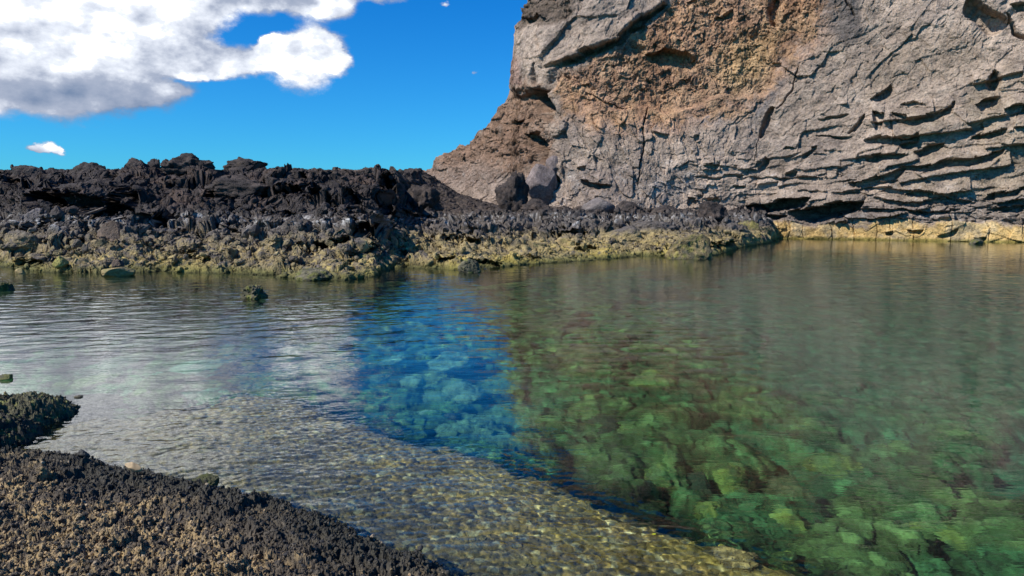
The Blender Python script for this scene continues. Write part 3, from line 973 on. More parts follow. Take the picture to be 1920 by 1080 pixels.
def build_seabed():
    pxs = col_px_spacing(-900, 3000, -60, 1980, int(1100 * Q), int(110 * Q))
    s = (pxs - 960) / FPX / math.cos(PITCH)
    ys = 1.2 * (70 / 1.2) ** np.linspace(0, 1, int(1100 * Q))
    S_, Y_ = np.meshgrid(s, ys)
    x, y = (S_ * Y_).ravel(), Y_.ravel()
    z, dsh, ded = seabed_base(x, y)
    P2 = np.stack([x, y], -1)
    shelf = 1 - sstep(ded, -0.05, 0.55)
    # gravel cells on the shelf, rounded lumps in the deep
    d1, d2, ia, ib, ic, ox, oy = cells2(P2 * 24 + 0.5 * np.stack([fbm(P2, 8, 2, seed=400), fbm(P2, 8, 2, seed=401)], -1), 402)
    g = 0.014 * (1 - d1 * 1.4) + 0.012 * (ia - 0.5)
    e1, e2, ja, jb, jc, _, _ = cells2(P2 * 1.5 + 0.3 * np.stack([fbm(P2, 2, 2, seed=403), fbm(P2, 2, 2, seed=404)], -1), 405)
    h1, h2, ka, kb, kc, _, _ = cells2(P2 * 0.62 + 0.35 * np.stack([fbm(P2, 1, 3, seed=413), fbm(P2, 1, 3, seed=414)], -1), 415)
    lump = 0.34 * np.sqrt(np.clip(1 - (e1 * 1.35) ** 2, 0, 1)) * (0.4 + ja) + 0.5 * np.sqrt(np.clip(1 - (h1 * 1.3) ** 2, 0, 1)) * (ka > 0.35) + 0.12 * fbm(P2, 2.2, 5, 0.6, 410)
    g1, g2, la, lb, lc, _, _ = cells2(P2 * 4.6 + 0.4 * np.stack([fbm(P2, 5, 2, seed=423), fbm(P2, 5, 2, seed=424)], -1), 425)
    lump = lump + 0.13 * np.sqrt(np.clip(1 - (g1 * 1.4) ** 2, 0, 1)) * la
    calmer = sstep(x, 1.5, 5.0) * sstep(y, 6.5, 11)
    fade = 1 - 0.6 * np.maximum(sstep(y, 12, 30), calmer)
    z = z + shelf * (g + 0.02 * fbm(P2, 2.5, 4, 0.6, 420)) + (1 - shelf) * (lump - 0.25) * fade * sstep(ded, 0.0, 0.6)
    n1 = fbm(P2, 0.5, 4, 0.55, 430)
    n2 = fbm(P2, 2.2, 4, 0.6, 440)
    c = np.tile(np.array([[0.42, 0.265, 0.09]]), (len(x), 1))
    c = mixc(c, (0.13, 0.10, 0.055), sstep(ib, 0.55, 0.75) * 0.8)
    c = mixc(c, (0.60, 0.48, 0.26), (ib < 0.14) * 0.8)
    c = mixc(c, (0.30, 0.20, 0.11), sstep(n2, 0.1, 0.4) * 0.5)
    c = mixc(c, (0.46, 0.32, 0.07), sstep(x, -1.4, 0.8) * sstep(n1 + n2, -0.2, 0.4) * 0.6)
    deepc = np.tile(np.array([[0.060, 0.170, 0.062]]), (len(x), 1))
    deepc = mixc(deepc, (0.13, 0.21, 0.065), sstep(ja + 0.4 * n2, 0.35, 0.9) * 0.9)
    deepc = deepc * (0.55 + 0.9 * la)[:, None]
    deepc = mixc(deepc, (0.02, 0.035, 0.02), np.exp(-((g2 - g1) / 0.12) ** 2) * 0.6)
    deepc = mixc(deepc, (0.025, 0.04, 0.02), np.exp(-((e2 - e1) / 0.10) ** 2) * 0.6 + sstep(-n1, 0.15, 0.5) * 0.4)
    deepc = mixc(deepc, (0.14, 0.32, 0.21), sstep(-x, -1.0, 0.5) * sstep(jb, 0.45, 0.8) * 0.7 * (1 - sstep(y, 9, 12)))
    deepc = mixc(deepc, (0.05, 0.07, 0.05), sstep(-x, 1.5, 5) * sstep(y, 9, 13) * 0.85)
    deepc = mixc(deepc, (0.045, 0.185, 0.115), sstep(-z, 1.7, 2.9) * 0.9)  # teal tint of deep water painted into the bed colour by depth
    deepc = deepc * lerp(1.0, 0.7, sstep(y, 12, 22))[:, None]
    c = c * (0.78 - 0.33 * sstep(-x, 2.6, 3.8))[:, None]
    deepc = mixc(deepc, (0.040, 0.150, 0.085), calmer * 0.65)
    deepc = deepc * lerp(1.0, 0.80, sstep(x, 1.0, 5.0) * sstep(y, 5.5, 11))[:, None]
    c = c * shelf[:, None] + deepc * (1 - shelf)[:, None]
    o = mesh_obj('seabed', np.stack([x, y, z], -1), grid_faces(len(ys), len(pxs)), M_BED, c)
    tag(o, kind='structure')
    receive(o)


build_seabed()

# ------------------------------------------------------------------ the water


def build_water():
    pxs = col_px_spacing(-1500, 3600, -80, 2000, int(1250 * Q), int(140 * Q))
    s = (pxs - 960) / FPX / math.cos(PITCH)
    ys = 1.0 * (85 / 1.0) ** np.linspace(0, 1, int(2100 * Q))
    S_, Y_ = np.meshgrid(s.astype(np.float32), ys.astype(np.float32))
    x, y = (S_ * Y_).ravel(), Y_.ravel()
    rng = np.random.default_rng(11)
    z = np.zeros_like(x)
    P2 = np.stack([x, y], -1)
    gust = 0.5 + 0.5 * sstep(fbm(P2, 0.16, 3, 0.5, 500), -0.5, 0.5)
    calm = 1 - 0.6 * np.exp(-(((x + 5.6) / 2.2) ** 2 + ((y - 9.0) / 1.6) ** 2))
    cell = y * np.log(85) / (2100 * Q)
    _, wsh, wed = seabed_base(x, y)
    shal = 1 - sstep(wed, -0.3, 0.5)
    for k in range(84):
        lam = 0.10 * (1.3 / 0.10) ** rng.uniform(0, 1) if k % 3 else 0.08 * (0.3 / 0.08) ** rng.uniform(0, 1)
        if k >= 64:
            lam = rng.uniform(0.05, 0.13)
        # wind from behind-left: crests lie nearly across the view
        ang = rng.normal(0.0, 0.62) + (math.pi / 2 + 0.12)
        if k % 4 == 0:
            ang = rng.uniform(0, math.pi)
        kk = 2 * math.pi / lam
        slope = 0.0100 * min(1.0, (0.5 / lam) ** 0.7)
        a = slope / kk
        ph = rng.uniform(0, 6.28)
        res = sstep(lam / cell, 2.0, 4.0)
        if k >= 64:
            a = 0.020 / kk
            res = res * shal
        else:
            res = res * lerp(lerp(0.75 * min(1.0, lam / 0.9), min(1.0, lam / 0.35), sstep(y, 7, 13)), 1.0, shal)
        z += a * res * np.sin(kk * (x * math.cos(ang) + y * math.sin(ang)) + ph + 0.6 * np.sin(0.7 * x + ph) * 1.0)
    z = z * gust * calm * 1.0
    o = mesh_obj('pool_water', np.stack([x, y, z], -1), grid_faces(len(ys), len(pxs)), water_mat())
    tag(o, kind='structure')
    o.cycles.is_caustics_caster = True
    return o


build_water()

# ------------------------------------------------------------------ the foreground rock


def near_surface(x, y):
    z, d = near_base(x, y)
    above = sstep(z, -0.3, 0.02)
    P2 = np.stack([x, y], -1)
    w = np.stack([fbm(P2, 7, 3, seed=600), fbm(P2, 7, 3, seed=601)], -1)
    f1, c1 = facets(P2 * 3.0 + 0.4 * w, 602, 0.8)
    f2, c2 = facets(P2 * 11 + 0.5 * w, 603, 1.0)
    f3, c3 = facets(P2 * 30 + 0.5 * w, 604, 1.0)
    r = ridged(P2, 9, 5, 0.65, 605)
    det = 0.030 * f1 + 0.026 * f2 + 0.014 * f3 + 0.032 * r + 0.05 * fbm(P2, 1.1, 3, 0.5, 606)
    a1, a2, _, _, _, _, _ = cells2(P2 * 17 + 0.5 * w, 607)
    b1, b2, _, _, _, _, _ = cells2(P2 * 38 + 0.5 * w, 608)
    det = det - 0.020 * np.exp(-(a1 / 0.34) ** 2) - 0.013 * np.exp(-(b1 / 0.36) ** 2) + 0.02 * ridged(P2, 22, 3, 0.6, 609)
    return z + det * above, d


def build_near():
    pxs = col_px_spacing(-900, 1400, -60, 1000, int(1300 * Q), int(90 * Q))
    s = (pxs - 960) / FPX / math.cos(PITCH)
    ys = 1.6 * (9.6 / 1.6) ** np.linspace(0, 1, int(1100 * Q))
    S_, Y_ = np.meshgrid(s, ys)
    x, y = (S_ * Y_).ravel(), Y_.ravel()
    z, d = near_surface(x, y)
    above = sstep(near_base(x, y)[0], -0.3, 0.02)
    P = np.stack([x, y, z], -1)
    P[:, 0] += 0.012 * fbm(P, 16, 3, 0.6, 610) * above
    P[:, 1] += 0.012 * fbm(P, 16, 3, 0.6, 611) * above
    col = near_colour(P[:, 0], P[:, 1], P[:, 2], d)
    o = mesh_obj('shore_rock', P, grid_faces(len(ys), len(pxs)), M_NEAR, col)
    tag(o, kind='structure')
    receive(o)


def near_colour(x, y, z, d):
    P = np.stack([x, y, z], -1)
    n1 = fbm(P, 1.2, 4, 0.6, 620)
    n2 = fbm(P, 6.0, 4, 0.65, 621)
    n3 = fbm(P, 22.0, 3, 0.65, 622)
    c = np.tile(np.array([[0.085, 0.066, 0.045]]), (len(x), 1))
    c = mixc(c, (0.34, 0.24, 0.11), sstep(n1 + 0.5 * n2 + 0.35 * sstep(d, 0.2, 1.2) - 0.10, -0.12, 0.25) * sstep(n3 + 0.6 * n2, -0.25, 0.25) * 0.9)
    c = mixc(c, (0.27, 0.20, 0.12), sstep(n3, 0.25, 0.5) * sstep(n1, -0.2, 0.2) * 0.5)
    c = mixc(c, (0.030, 0.030, 0.022), (1 - sstep(d + 0.3 * n1 + 0.1 * n2, 0.15, 0.8)) * 0.9)
    c = mixc(c, (0.13, 0.14, 0.03), (1 - sstep(d, -0.05, 0.16)) * sstep(n3, 0.0, 0.4) * 0.7)
    prom = (y > 6.6) & (d < -0.1)
    c = np.where(prom[:, None], mixc(mixc(c, (0.095, 0.09, 0.045), np.full(len(x), 0.65)), (0.17, 0.17, 0.05), sstep(n3 + n2 * 0.5, 0.15, 0.4)), c)
    return mixc(c, (0.022, 0.022, 0.014), (1 - sstep(z, 0.0, 0.05)) * 0.7)


build_near()

# ------------------------------------------------------------------ loose rocks
_ico = {}


def ico(sub):
    if sub in _ico:
        return _ico[sub]
    import bmesh
    bm = bmesh.new()
    bmesh.ops.create_icosphere(bm, subdivisions=sub, radius=1.0)
    bm.verts.ensure_lookup_table()
    v = np.array([q.co[:] for q in bm.verts])
    f = np.array([[q.index for q in g.verts] for g in bm.faces])
    bm.free()
    _ico[sub] = (v, f)
    return _ico[sub]


def rock_shape(sub, seed, rough=0.25, facet=0.5, scale=1.0, box=1.0):
    """unit rock: a ball cut by random planes, then roughened"""
    rng = np.random.default_rng(seed)
    v, f = ico(sub)
    v = np.sign(v) * np.abs(v) ** box
    for _ in range(int(14 * facet) + 2):
        n = rng.normal(size=3)
        n /= np.linalg.norm(n)
        h = rng.uniform(0.55, 0.92)
        dd = v @ n - h
        v = v - np.where(dd > 0, dd, 0)[:, None] * n[None, :] * 0.92
    nn = v / np.linalg.norm(v, axis=1)[:, None]
    off = rng.uniform(-50, 50, 3)
    k = rough * (0.55 * fbm(v + off, 1.3 * scale, 3, 0.5, seed) + 0.45 * ridged(v + off, 3.0 * scale, 4, 0.6, seed + 5) * 0.6 + 0.2 * fbm(v + off, 9 * scale, 3, 0.7, seed + 9))
    v = v + nn * k[:, None]
    return v, f


def rotm(rng, flat=False):
    a = rng.uniform(0, 6.28)
    if flat:
        return np.array([[math.cos(a), -math.sin(a), 0], [math.sin(a), math.cos(a), 0], [0, 0, 1]])
    q = rng.normal(size=(3, 3))
    u, _, vt = np.linalg.svd(q)
    return u @ vt


def scatter(name, pos, size, colf, mat, sub, seed, rough=0.3, label=None, cat=None):
    """many uncountable stones as one object"""
    rng = np.random.default_rng(seed)
    shapes = [rock_shape(sub, seed * 10 + k, rough, 0.7) for k in range(9)]
    V, F, base = [], [], 0
    for p, sz in zip(pos, size):
        v, f = shapes[rng.integers(9)]
        st = np.array([rng.uniform(0.7, 1.25), rng.uniform(0.7, 1.25), rng.uniform(0.55, 0.95)])
        v = (v * st) @ rotm(rng).T * sz + p
        V.append(v)
        F.append(f + base)
        base += len(v)
    V, F = np.vstack(V), np.vstack(F)
    o = mesh_obj(name, V, F, mat, colf(V[:, 0], V[:, 1], V[:, 2]), smooth=False)
    tag(o, label, cat, kind='stuff')
    receive(o)
    return o


def far_z(x, y):
    x, y = np.atleast_1d(x), np.atleast_1d(y)
    zb, dsh = far_base(x, y)
    det = lava_detail(x, y, zb, dsh)[0]
    return zb + det, dsh


rng = np.random.default_rng(5)
# rubble on the lava field
n = 7000
px = rng.uniform(-80, 1440, n)
Yr = 20 * (60 / 20) ** rng.uniform(0, 1, n)
xr = (px - 960) / FPX / math.cos(PITCH) * Yr
zr, dr = far_z(xr, Yr)
ok = (dr > -0.8) & (dr < 24) & (rng.uniform(size=n) < 0.35 + 0.65 * (np.abs(zr - 1.0) < 1.0))
xr, Yr, zr, dr = xr[ok], Yr[ok], zr[ok], dr[ok]
sz = 0.04 + 0.26 * rng.uniform(size=len(xr)) ** 4
sz *= 0.6 + 0.4 * sstep(dr, 0, 4)
scatter('lava_rubble', np.stack([xr, Yr, zr + 0.15 * sz], -1), sz, lambda x, y, z: shore_colour(x, y, z, far_base(x, y)[1]), M_LAVA, 2, 77, 0.4,
        'jagged dark lava rubble strewn over the shore across the pool', 'rubble')

# gravel on the foreground rock
n = 40000
px = rng.uniform(-120, 980, n)
yr = 2.9 * (8.6 / 2.9) ** rng.uniform(0, 1, n)
xr = (px - 960) / FPX / math.cos(PITCH) * yr
zr, dr = near_surface(xr, yr)
ok = (near_base(xr, yr)[0] > -0.02)
xr, yr, zr, dr = xr[ok], yr[ok], zr[ok], dr[ok]
sz = 0.004 + 0.013 * rng.uniform(size=len(xr)) ** 3.2
_q = rng.uniform(size=len(xr))


def gravel_col(k):
    """one colour per stone: black scoria, brown, tan"""
    g = np.repeat(_q, k)
    def f(x, y, z):
        base = near_colour(x, y, z, near_base(x, y)[1])
        base = mixc(base, (0.035, 0.033, 0.032), (g < 0.25) * 0.8)
        base = mixc(base, (0.42, 0.29, 0.15), (g > 0.66) * 0.75 * sstep(base[:, 0], 0.06, 0.14))
        return mixc(base, (0.38, 0.30, 0.20), (g > 0.975) * 0.7)
    return f


scatter('lava_gravel', np.stack([xr, yr, zr + 0.25 * sz], -1), sz, gravel_col(42), M_NEAR, 2, 78, 0.5,
        'loose brown and black lava gravel on the foreground shore', 'gravel')


# ------------------------------------------------------------------ single boulders
LAVA_C = lambda x, y, z: shore_colour(x, y, z, far_base(x, y)[1])


def flat_col(a, b, seed, moss=None):
    def f(x, y, z):
        P = np.stack([x, y, z], -1)
        n = fbm(P, 3.0, 4, 0.6, seed)
        c = np.tile(np.array([a], float), (len(x), 1))
        c = mixc(c, b, sstep(n, -0.15, 0.35))
        if moss is not None:
            c = mixc(c, moss, sstep(fbm(P, 6.0, 3, 0.6, seed + 3), -0.05, 0.3) * 0.8)
        return c
    return f


def boulder(name, label, cat, loc, w, h, dep=None, seed=1, colf=None, mat=None, rough=0.3, facet=0.6, sub=5, sink=0.3, group=None, rot=None, scale=1.0, tilt=0.0, box=1.0):
    """one rock: width w, height above its base h (metres); loc = point on the ground under its middle"""
    v, f = rock_shape(sub, seed, rough, facet, scale, box)
    rg = np.random.default_rng(seed)
    v = v @ rotm(rg, True).T if rot is None else v
    lo, hi = v.min(0), v.max(0)
    v = (v - (lo + hi) / 2) / ((hi - lo) / 2)
    dep = dep or w * 0.8
    tot = h / (1 - sink)
    v = v * np.array([w / 2, dep / 2, tot / 2])
    if tilt:
        c, s_ = math.cos(tilt), math.sin(tilt)
        v = v @ np.array([[c, 0, -s_], [0, 1, 0], [s_, 0, c]]).T
    v[:, 2] += h - tot / 2
    loc = np.array(loc, float)
    W = v + loc
    o = mesh_obj(name, v, f, mat or M_LAVA, (colf or LAVA_C)(W[:, 0], W[:, 1], W[:, 2]), smooth=True)
    o.location = loc
    tag(o, label, cat, group)
    receive(o)
    return o


def px_boulder(name, label, cx, base_py, wpx, hpx, Y=None, **kw):
    if kw.get('colf') is DARK or 'colf' not in kw:
        kw['rough'] = kw.get('rough', 0.3) * 1.35
        kw['facet'] = kw.get('facet', 0.6) + 0.5
    """boulder whose foot shows at (cx, base_py), wpx wide and hpx high in photograph pixels"""
    if Y is None:
        p = on_water(cx, base_py)
    else:
        p = at_dist(cx, base_py, Y)
    m = p[1] / FPX
    return boulder(name, label, kw.pop('cat', 'boulder'), p, wpx * m, hpx * m, **kw)


YEL = flat_col((0.33, 0.24, 0.11), (0.20, 0.17, 0.06), 900)
MOSSY = flat_col((0.085, 0.08, 0.05), (0.16, 0.14, 0.09), 901, (0.14, 0.14, 0.035))
DARK = flat_col((0.040, 0.033, 0.030), (0.078, 0.060, 0.050), 902)
BROWN = flat_col((0.095, 0.072, 0.055), (0.14, 0.10, 0.07), 903)
GREY = flat_col((0.15, 0.13, 0.12), (0.20, 0.17, 0.15), 904)
PINKG = flat_col((0.19, 0.15, 0.135), (0.24, 0.19, 0.165), 905)
SHORE = flat_col((0.24, 0.18, 0.085), (0.09, 0.08, 0.05), 906, (0.20, 0.18, 0.05))

g_sky = 'dark boulders along the skyline of the lava field'
px_boulder('lava_boulder', 'broad flat-topped black boulder, rightmost on the left skyline', 455, 334, 88, 40, Y=42.5, colf=DARK, seed=11, scale=1.6, rough=0.36, facet=0.2, sink=0.1, group=g_sky, dep=2.0, box=0.5, rot=0)
px_boulder('lava_boulder', 'tallest rounded black boulder on the skyline, directly left of the flat-topped one', 356, 335, 104, 47, Y=42.3, colf=DARK, seed=12, scale=1.6, rough=0.4, group=g_sky)
px_boulder('lava_boulder', 'small black boulder tucked against the left flank of the tallest skyline boulder', 318, 325, 34, 27, Y=43, colf=DARK, seed=13, group=g_sky)
px_boulder('lava_boulder', 'round black boulder paired with a spiky one on the skyline', 289, 325, 27, 28, Y=43, colf=DARK, seed=14, group=g_sky)
px_boulder('lava_boulder', 'spiky black boulder at the left of the skyline boulder cluster', 262, 332, 50, 36, Y=42.2, colf=DARK, seed=15, rough=0.35, group=g_sky)
px_boulder('lava_boulder', 'low wide black mound under the small lone cloud on the skyline', 165, 340, 76, 36, Y=41, colf=DARK, seed=16, rough=0.3, group=g_sky)
px_boulder('lava_boulder', 'low black hump at the far left end of the skyline', 55, 336, 60, 26, Y=41.5, colf=DARK, seed=17, group=g_sky)
px_boulder('lava_boulder', 'tiny round black rock just right of the flat-topped skyline boulder', 523, 327, 9, 9, Y=43.5, colf=DARK, seed=18, group=g_sky, sub=4)
px_boulder('lava_pinnacle', 'tiny upright spike of lava at the far left skyline', 23, 316, 6, 8, Y=43, cat='rock', colf=DARK, seed=19, sub=4)

g_mid = 'big lava boulders on the slope across the pool'
px_boulder('lava_boulder', 'big black lava mass above the dark hollow left of the cliff foot', 792, 402, 84, 56, Y=45, colf=DARK, seed=21, scale=1.7, rough=0.5, group=g_mid, dep=3.0)
px_boulder('lava_boulder', 'upright dark lava block left of the deep vertical shadow', 700, 404, 52, 66, Y=38.5, colf=DARK, seed=22, box=0.6, rot=0, rough=0.36, group=g_mid)
px_boulder('lava_boulder', 'long black overhanging lava block below the flat-topped skyline boulder', 455, 372, 130, 44, Y=36.5, colf=DARK, seed=23, rough=0.34, group=g_mid, dep=2.2)
px_boulder('lava_boulder', 'dark lava outcrop overhanging the black hollow at the left', 190, 382, 150, 46, Y=35.5, colf=DARK, seed=24, rough=0.34, group=g_mid, dep=2.4)
px_boulder('lava_boulder', 'craggy grey lava boulder with pale crust above the olive shore', 595, 462, 150, 60, Y=28.8, seed=25, rough=0.36, group=g_mid, dep=2.4)
px_boulder('lava_boulder', 'small grey lava block inside the black hollow at the left', 70, 424, 46, 34, Y=31, colf=GREY, seed=26, rough=0.3, group=g_mid)
px_boulder('lava_boulder', 'smooth brown slab-faced boulder leaning on the left shore', 216, 466, 66, 52, Y=27.5, colf=BROWN, seed=27, rough=0.14, group=g_mid)
px_boulder('lava_boulder', 'brown rounded boulder under the deep shadow in the middle of the shore', 707, 447, 46, 31, Y=30.5, colf=BROWN, seed=28, rough=0.2, group=g_mid)
px_boulder('lava_slab', 'thin flat slab lying above the brown rounded boulder', 688, 414, 46, 10, Y=33, cat='rock', colf=GREY, seed=29, rough=0.15)
px_boulder('lava_boulder', 'dark craggy boulder on the left shore above the yellow stones', 45, 470, 70, 40, Y=27, seed=30, rough=0.32, group=g_mid)
px_boulder('lava_boulder', 'grey lava boulder with olive base, in front of the craggy crusted one', 690, 470, 90, 34, Y=27.2, seed=31, rough=0.3, group=g_mid)
px_boulder('lava_boulder', 'pale tan rounded boulder at the tip of the left shore', 655, 508, 100, 40, Y=24.2, colf=SHORE, seed=32, rough=0.26, group=g_mid)

g_foot = 'boulders at the foot of the cliff'
px_boulder('lava_boulder', 'tall black lava stack in front of the cliff foot', 960, 398, 66, 78, Y=50, colf=DARK, seed=41, scale=1.7, rough=0.5, group=g_foot)
px_boulder('cliff_boulder', 'pinkish grey angular block lodged at the left foot of the cliff', 1014, 366, 64, 58, Y=57.4, colf=PINKG, mat=M_CLIFF, seed=42, rough=0.1, facet=1.2, group=g_foot)
px_boulder('cliff_boulder', 'small upright block resting on the pinkish grey block', 1037, 330, 28, 38, Y=57.6, colf=PINKG, mat=M_CLIFF, seed=43, rough=0.1, facet=1.2, group=g_foot)
px_boulder('cliff_boulder', 'smooth rounded grey boulder half buried below the cliff', 1122, 396, 62, 26, Y=50, colf=GREY, mat=M_CLIFF, seed=44, rough=0.08, facet=0.2, group=g_foot)
px_boulder('lava_boulder', 'black jagged lump right of the rounded grey boulder', 1182, 408, 68, 32, Y=48, colf=DARK, seed=45, rough=0.4, group=g_foot)
px_boulder('lava_boulder', 'dark jagged lump midway along the cliff foot', 1252, 410, 50, 26, Y=48.5, colf=DARK, seed=46, rough=0.4, group=g_foot)
px_boulder('lava_boulder', 'dark lump beside the start of the overhang slot', 1336, 412, 62, 36, Y=48.5, colf=DARK, seed=47, rough=0.4, group=g_foot)
px_boulder('lava_boulder', 'low black lava mound right of the tall stack', 1010, 402, 70, 30, Y=49, colf=DARK, seed=48, rough=0.36, group=g_foot)

g_sh = 'algae-coloured boulders along the far waterline'
px_boulder('shore_boulder', 'yellow and grey boulder ending the far shore beside the yellow bench', 1402, 452, 62, 40, Y=46, colf=SHORE, seed=51, rough=0.34, group=g_sh)
px_boulder('shore_boulder', 'round craggy boulder at the tip of the far shore point', 1290, 484, 84, 46, colf=SHORE, seed=52, rough=0.36, group=g_sh)
px_boulder('shore_boulder', 'dark craggy boulder with tan top on the middle of the far shore', 1160, 462, 84, 40, Y=36, seed=53, rough=0.32, group=g_sh)
px_boulder('shore_boulder', 'bright yellow smooth boulder low on the far shore', 1062, 472, 52, 26, Y=33, colf=YEL, seed=54, rough=0.14, group=g_sh)
px_boulder('shore_boulder', 'tan boulder left of the bright yellow one', 1005, 484, 50, 30, Y=31, colf=SHORE, seed=55, rough=0.25, group=g_sh)
px_boulder('shore_boulder', 'dark green boulder in the water at the small cove', 880, 510, 44, 26, colf=MOSSY, seed=56, rough=0.34, group=g_sh)
px_boulder('shore_boulder', 'green boulder at the waterline below the pale tan one', 590, 524, 70, 22, colf=MOSSY, seed=57, rough=0.34, group=g_sh)
px_boulder('shore_boulder', 'large tan and grey boulder above the bright yellow one', 1225, 440, 90, 26, Y=40, seed=58, rough=0.3, group=g_sh)
px_boulder('yellow_stone', 'small round tan stone in the water at the left shore', 38, 513, 18, 11, cat='stone', colf=YEL, mat=M_STONE, seed=61, rough=0.12)
px_boulder('yellow_stone', 'long wedge of tan stone lying in the water at the left shore', 222, 517, 60, 17, cat='stone', colf=YEL, mat=M_STONE, seed=62, rough=0.18)
px_boulder('yellow_stone', 'brown round stone behind the long tan wedge', 222, 503, 26, 17, Y=23.6, cat='stone', colf=BROWN, seed=63, rough=0.15)
px_boulder('yellow_stone', 'yellow-green stone on the left shore between dark rocks', 113, 497, 30, 17, Y=24, cat='stone', colf=flat_col((0.34, 0.30, 0.09), (0.22, 0.20, 0.07), 33), seed=64, rough=0.2)
px_boulder('mossy_rock', 'lone mossy rock standing in the water off the left shore', 473, 559, 56, 27, cat='rock', colf=MOSSY, seed=65, rough=0.7, scale=1.6, facet=0.9, sink=0.4)
px_boulder('mossy_rock', 'black rock breaking the water at the left edge below the shore', -2, 545, 50, 20, cat='rock', colf=MOSSY, seed=66, rough=0.4, sink=0.4)
px_boulder('cliff_stone', 'dark flat stone in the water under the yellow bench', 1831, 458, 28, 11, cat='stone', colf=MOSSY, seed=67, rough=0.2)
px_boulder('rock_tip', 'dark rock tip breaking the surface above the left promontory', 8, 710, 34, 9, cat='rock', colf=MOSSY, mat=M_NEAR, seed=68, rough=0.45, sub=4)
px_boulder('rock_tip', 'small floating-looking rock tip right of the left promontory', 147, 745, 17, 4, cat='rock', colf=MOSSY, mat=M_NEAR, seed=69, rough=0.4, sub=3)
px_boulder('rock_tip', 'tiny rock speck, lower of the two right of the promontory', 147, 763, 8, 3, cat='rock', colf=MOSSY, mat=M_NEAR, seed=70, rough=0.4, sub=3)

# foreground singles
p = on_water(251, 884, 0.20)
boulder('tan_stone', 'smooth oblong tan stone lying on the dark foreground gravel', 'stone', p + np.array([0, 0, 0.012]), 0.125, 0.05, 0.06, seed=71, colf=flat_col((0.36, 0.25, 0.13), (0.42, 0.31, 0.18), 34), mat=M_STONE,
        rough=0.06, facet=0.6, sub=4, tilt=-0.35, sink=0.2)
p = on_water(383, 915, 0.05)
boulder('mossy_rock', 'moss-topped dark rock on the foreground edge', 'rock', p, 0.2, 0.10, 0.16, seed=72, colf=flat_col((0.045, 0.045, 0.03), (0.07, 0.07, 0.03), 35, (0.10, 0.11, 0.025)), mat=M_NEAR, rough=0.4, sub=5)
p = on_water(155, 856, 0.08)
boulder('dark_rock', 'round dark rock on the foreground edge left of the tan stone', 'rock', p, 0.12, 0.06, 0.1, seed=73, colf=flat_col((0.05, 0.05, 0.045), (0.08, 0.075, 0.06), 36), mat=M_NEAR, rough=0.3, sub=4)

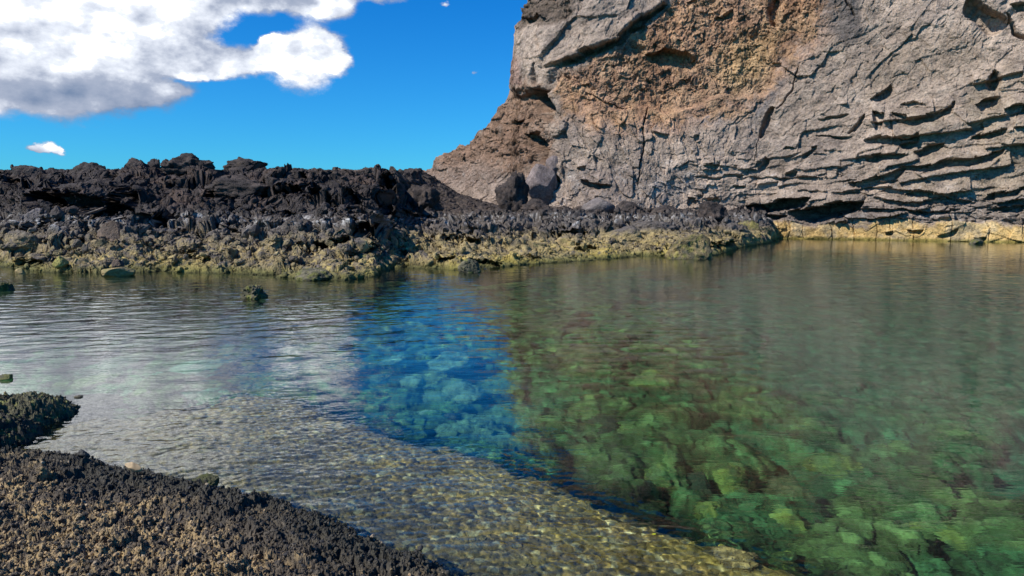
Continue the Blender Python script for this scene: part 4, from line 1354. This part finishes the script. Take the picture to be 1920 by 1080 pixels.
# submerged boulders, (px, py, depth, width px, height m, palette, label)
TEAL = flat_col((0.15, 0.31, 0.20), (0.08, 0.19, 0.13), 910)
GRN = flat_col((0.12, 0.21, 0.07), (0.06, 0.11, 0.04), 911, (0.20, 0.27, 0.06))
DGR = flat_col((0.03, 0.05, 0.03), (0.05, 0.075, 0.04), 912)
BRN = flat_col((0.12, 0.14, 0.065), (0.07, 0.12, 0.05), 913)
GOLD = flat_col((0.30, 0.21, 0.09), (0.40, 0.27, 0.10), 914)
SUBM = [
    (850, 672, 1.15, 95, 0.45, TEAL, 'pale teal submerged boulder, broadest in the blue reflection'),
    (742, 672, 1.15, 62, 0.38, TEAL, 'pale green submerged boulder left of the broadest teal one'),
    (716, 704, 1.1, 42, 0.30, TEAL, 'small pale submerged boulder at the left of the teal cluster'),
    (775, 712, 1.1, 50, 0.32, TEAL, 'round submerged boulder in the middle of the teal cluster'),
    (868, 728, 1.1, 84, 0.40, TEAL, 'teal submerged boulder just below the broadest one'),
    (800, 778, 1.0, 66, 0.36, TEAL, 'green submerged boulder near the shelf edge in the blue water'),
    (905, 800, 1.0, 74, 0.40, TEAL, 'pale green submerged boulder where blue water turns green'),
    (842, 782, 1.1, 50, 0.30, DGR, 'dark submerged boulder between two pale ones near the shelf'),
    (372, 688, 0.8, 110, 0.30, TEAL, 'wide pale submerged boulder under the cloud reflection'),
    (385, 728, 0.75, 90, 0.28, TEAL, 'yellow-green submerged boulder just beyond the gravel shelf'),
    (1100, 660, 1.5, 150, 0.55, BRN, 'wide brown submerged boulder with olive top in the green water'),
    (1035, 600, 1.4, 120, 0.45, BRN, 'brown submerged boulder nearest the cliff reflection edge'),
    (1215, 705, 1.6, 110, 0.45, GRN, 'green submerged boulder right of the wide brown one'),
    (1130, 790, 1.4, 84, 0.50, DGR, 'dark submerged boulder at the boundary of the reflections'),
    (1190, 800, 1.4, 76, 0.45, GRN, 'olive submerged boulder right of the dark boundary one'),
    (1250, 890, 1.2, 90, 0.50, GRN, 'bright green submerged boulder left of the black gap'),
    (1312, 905, 1.3, 76, 0.50, DGR, 'blackish submerged boulder shaped like a fin'),
    (1372, 880, 1.3, 90, 0.50, GRN, 'olive submerged boulder right of the blackish one'),
    (1565, 860, 1.7, 110, 0.55, GRN, 'large pale olive submerged boulder in open green water'),
    (1480, 915, 1.5, 90, 0.45, BRN, 'brown submerged boulder left below the large olive one'),
    (1480, 975, 1.2, 80, 0.48, GRN, 'yellow-green submerged boulder near the bottom middle'),
    (1400, 985, 1.2, 90, 0.45, DGR, 'dark green submerged boulder left of the yellow-green one'),
    (1545, 990, 1.3, 66, 0.42, DGR, 'dark submerged boulder right of the yellow-green one'),
    (1350, 960, 1.0, 80, 0.40, GRN, 'bright green submerged boulder just beyond the golden shelf edge'),
    (1620, 1030, 1.2, 110, 0.45, GRN, 'green submerged boulder at the bottom right of centre'),
    (1760, 1000, 1.6, 120, 0.5, GRN, 'faint olive submerged boulder near the lower right corner'),
    (1480, 1050, 0.95, 76, 0.40, GRN, 'bright olive submerged boulder at the bottom edge beside the shelf'),
]
for i, (a, b, dp, wpx, hh, pal, lab) in enumerate(SUBM):
    q = under(a, b, dp)
    q[2] -= hh * 0.75
    wm = wpx * q[1] / FPX * 1.05
    boulder('submerged_boulder', lab, 'boulder', q, wm, hh, wm * 1.5, seed=300 + i, colf=pal, mat=M_BED, rough=0.42, facet=0.6, sub=5, group='boulders on the pool floor')
# coral-like knobbly rocks on the shelf by the shore
for i, (a, b, wpx, lab) in enumerate([(800, 985, 110, 'knobbly golden brown rock under shallow water beside the foreground shore'), (880, 1025, 120, 'larger knobbly golden rock, middle one beside the foreground shore'),
                                      (960, 1060, 100, 'knobbly golden rock at the bottom edge beside the foreground shore'), (1385, 1045, 90, 'orange-gold knobbly rock on the rim of the shelf')]):
    q = under(a, b, 0.16)
    q[2] -= 0.10
    wm = wpx * q[1] / FPX
    boulder('knobbly_rock', lab, 'rock', q, wm, 0.15, wm * 1.2, seed=340 + i, colf=GOLD, mat=M_NEAR, rough=0.5, facet=0.3, sub=6, scale=1.8, group='knobbly rocks on the shallow shelf')
YP = flat_col((0.75, 0.62, 0.05), (0.70, 0.50, 0.06), 920)
for i, (a, b, lab) in enumerate([(1227, 1002, 'bright yellow pebble on the shelf, largest and nearest the rim'), (1124, 1008, 'yellow pebble on the shelf left of the brightest one'),
                                 (1352, 1022, 'orange-yellow pebble at the rim of the shelf near the bottom'), (952, 1012, 'pale yellow pebble on the shelf near the knobbly rocks')]):
    q = under(a, b, 0.22)
    boulder('yellow_pebble', lab, 'pebble', q, 0.035, 0.02, 0.03, seed=360 + i, colf=YP, mat=M_STONE, rough=0.1, sub=3, group='yellow pebbles on the shallow shelf')
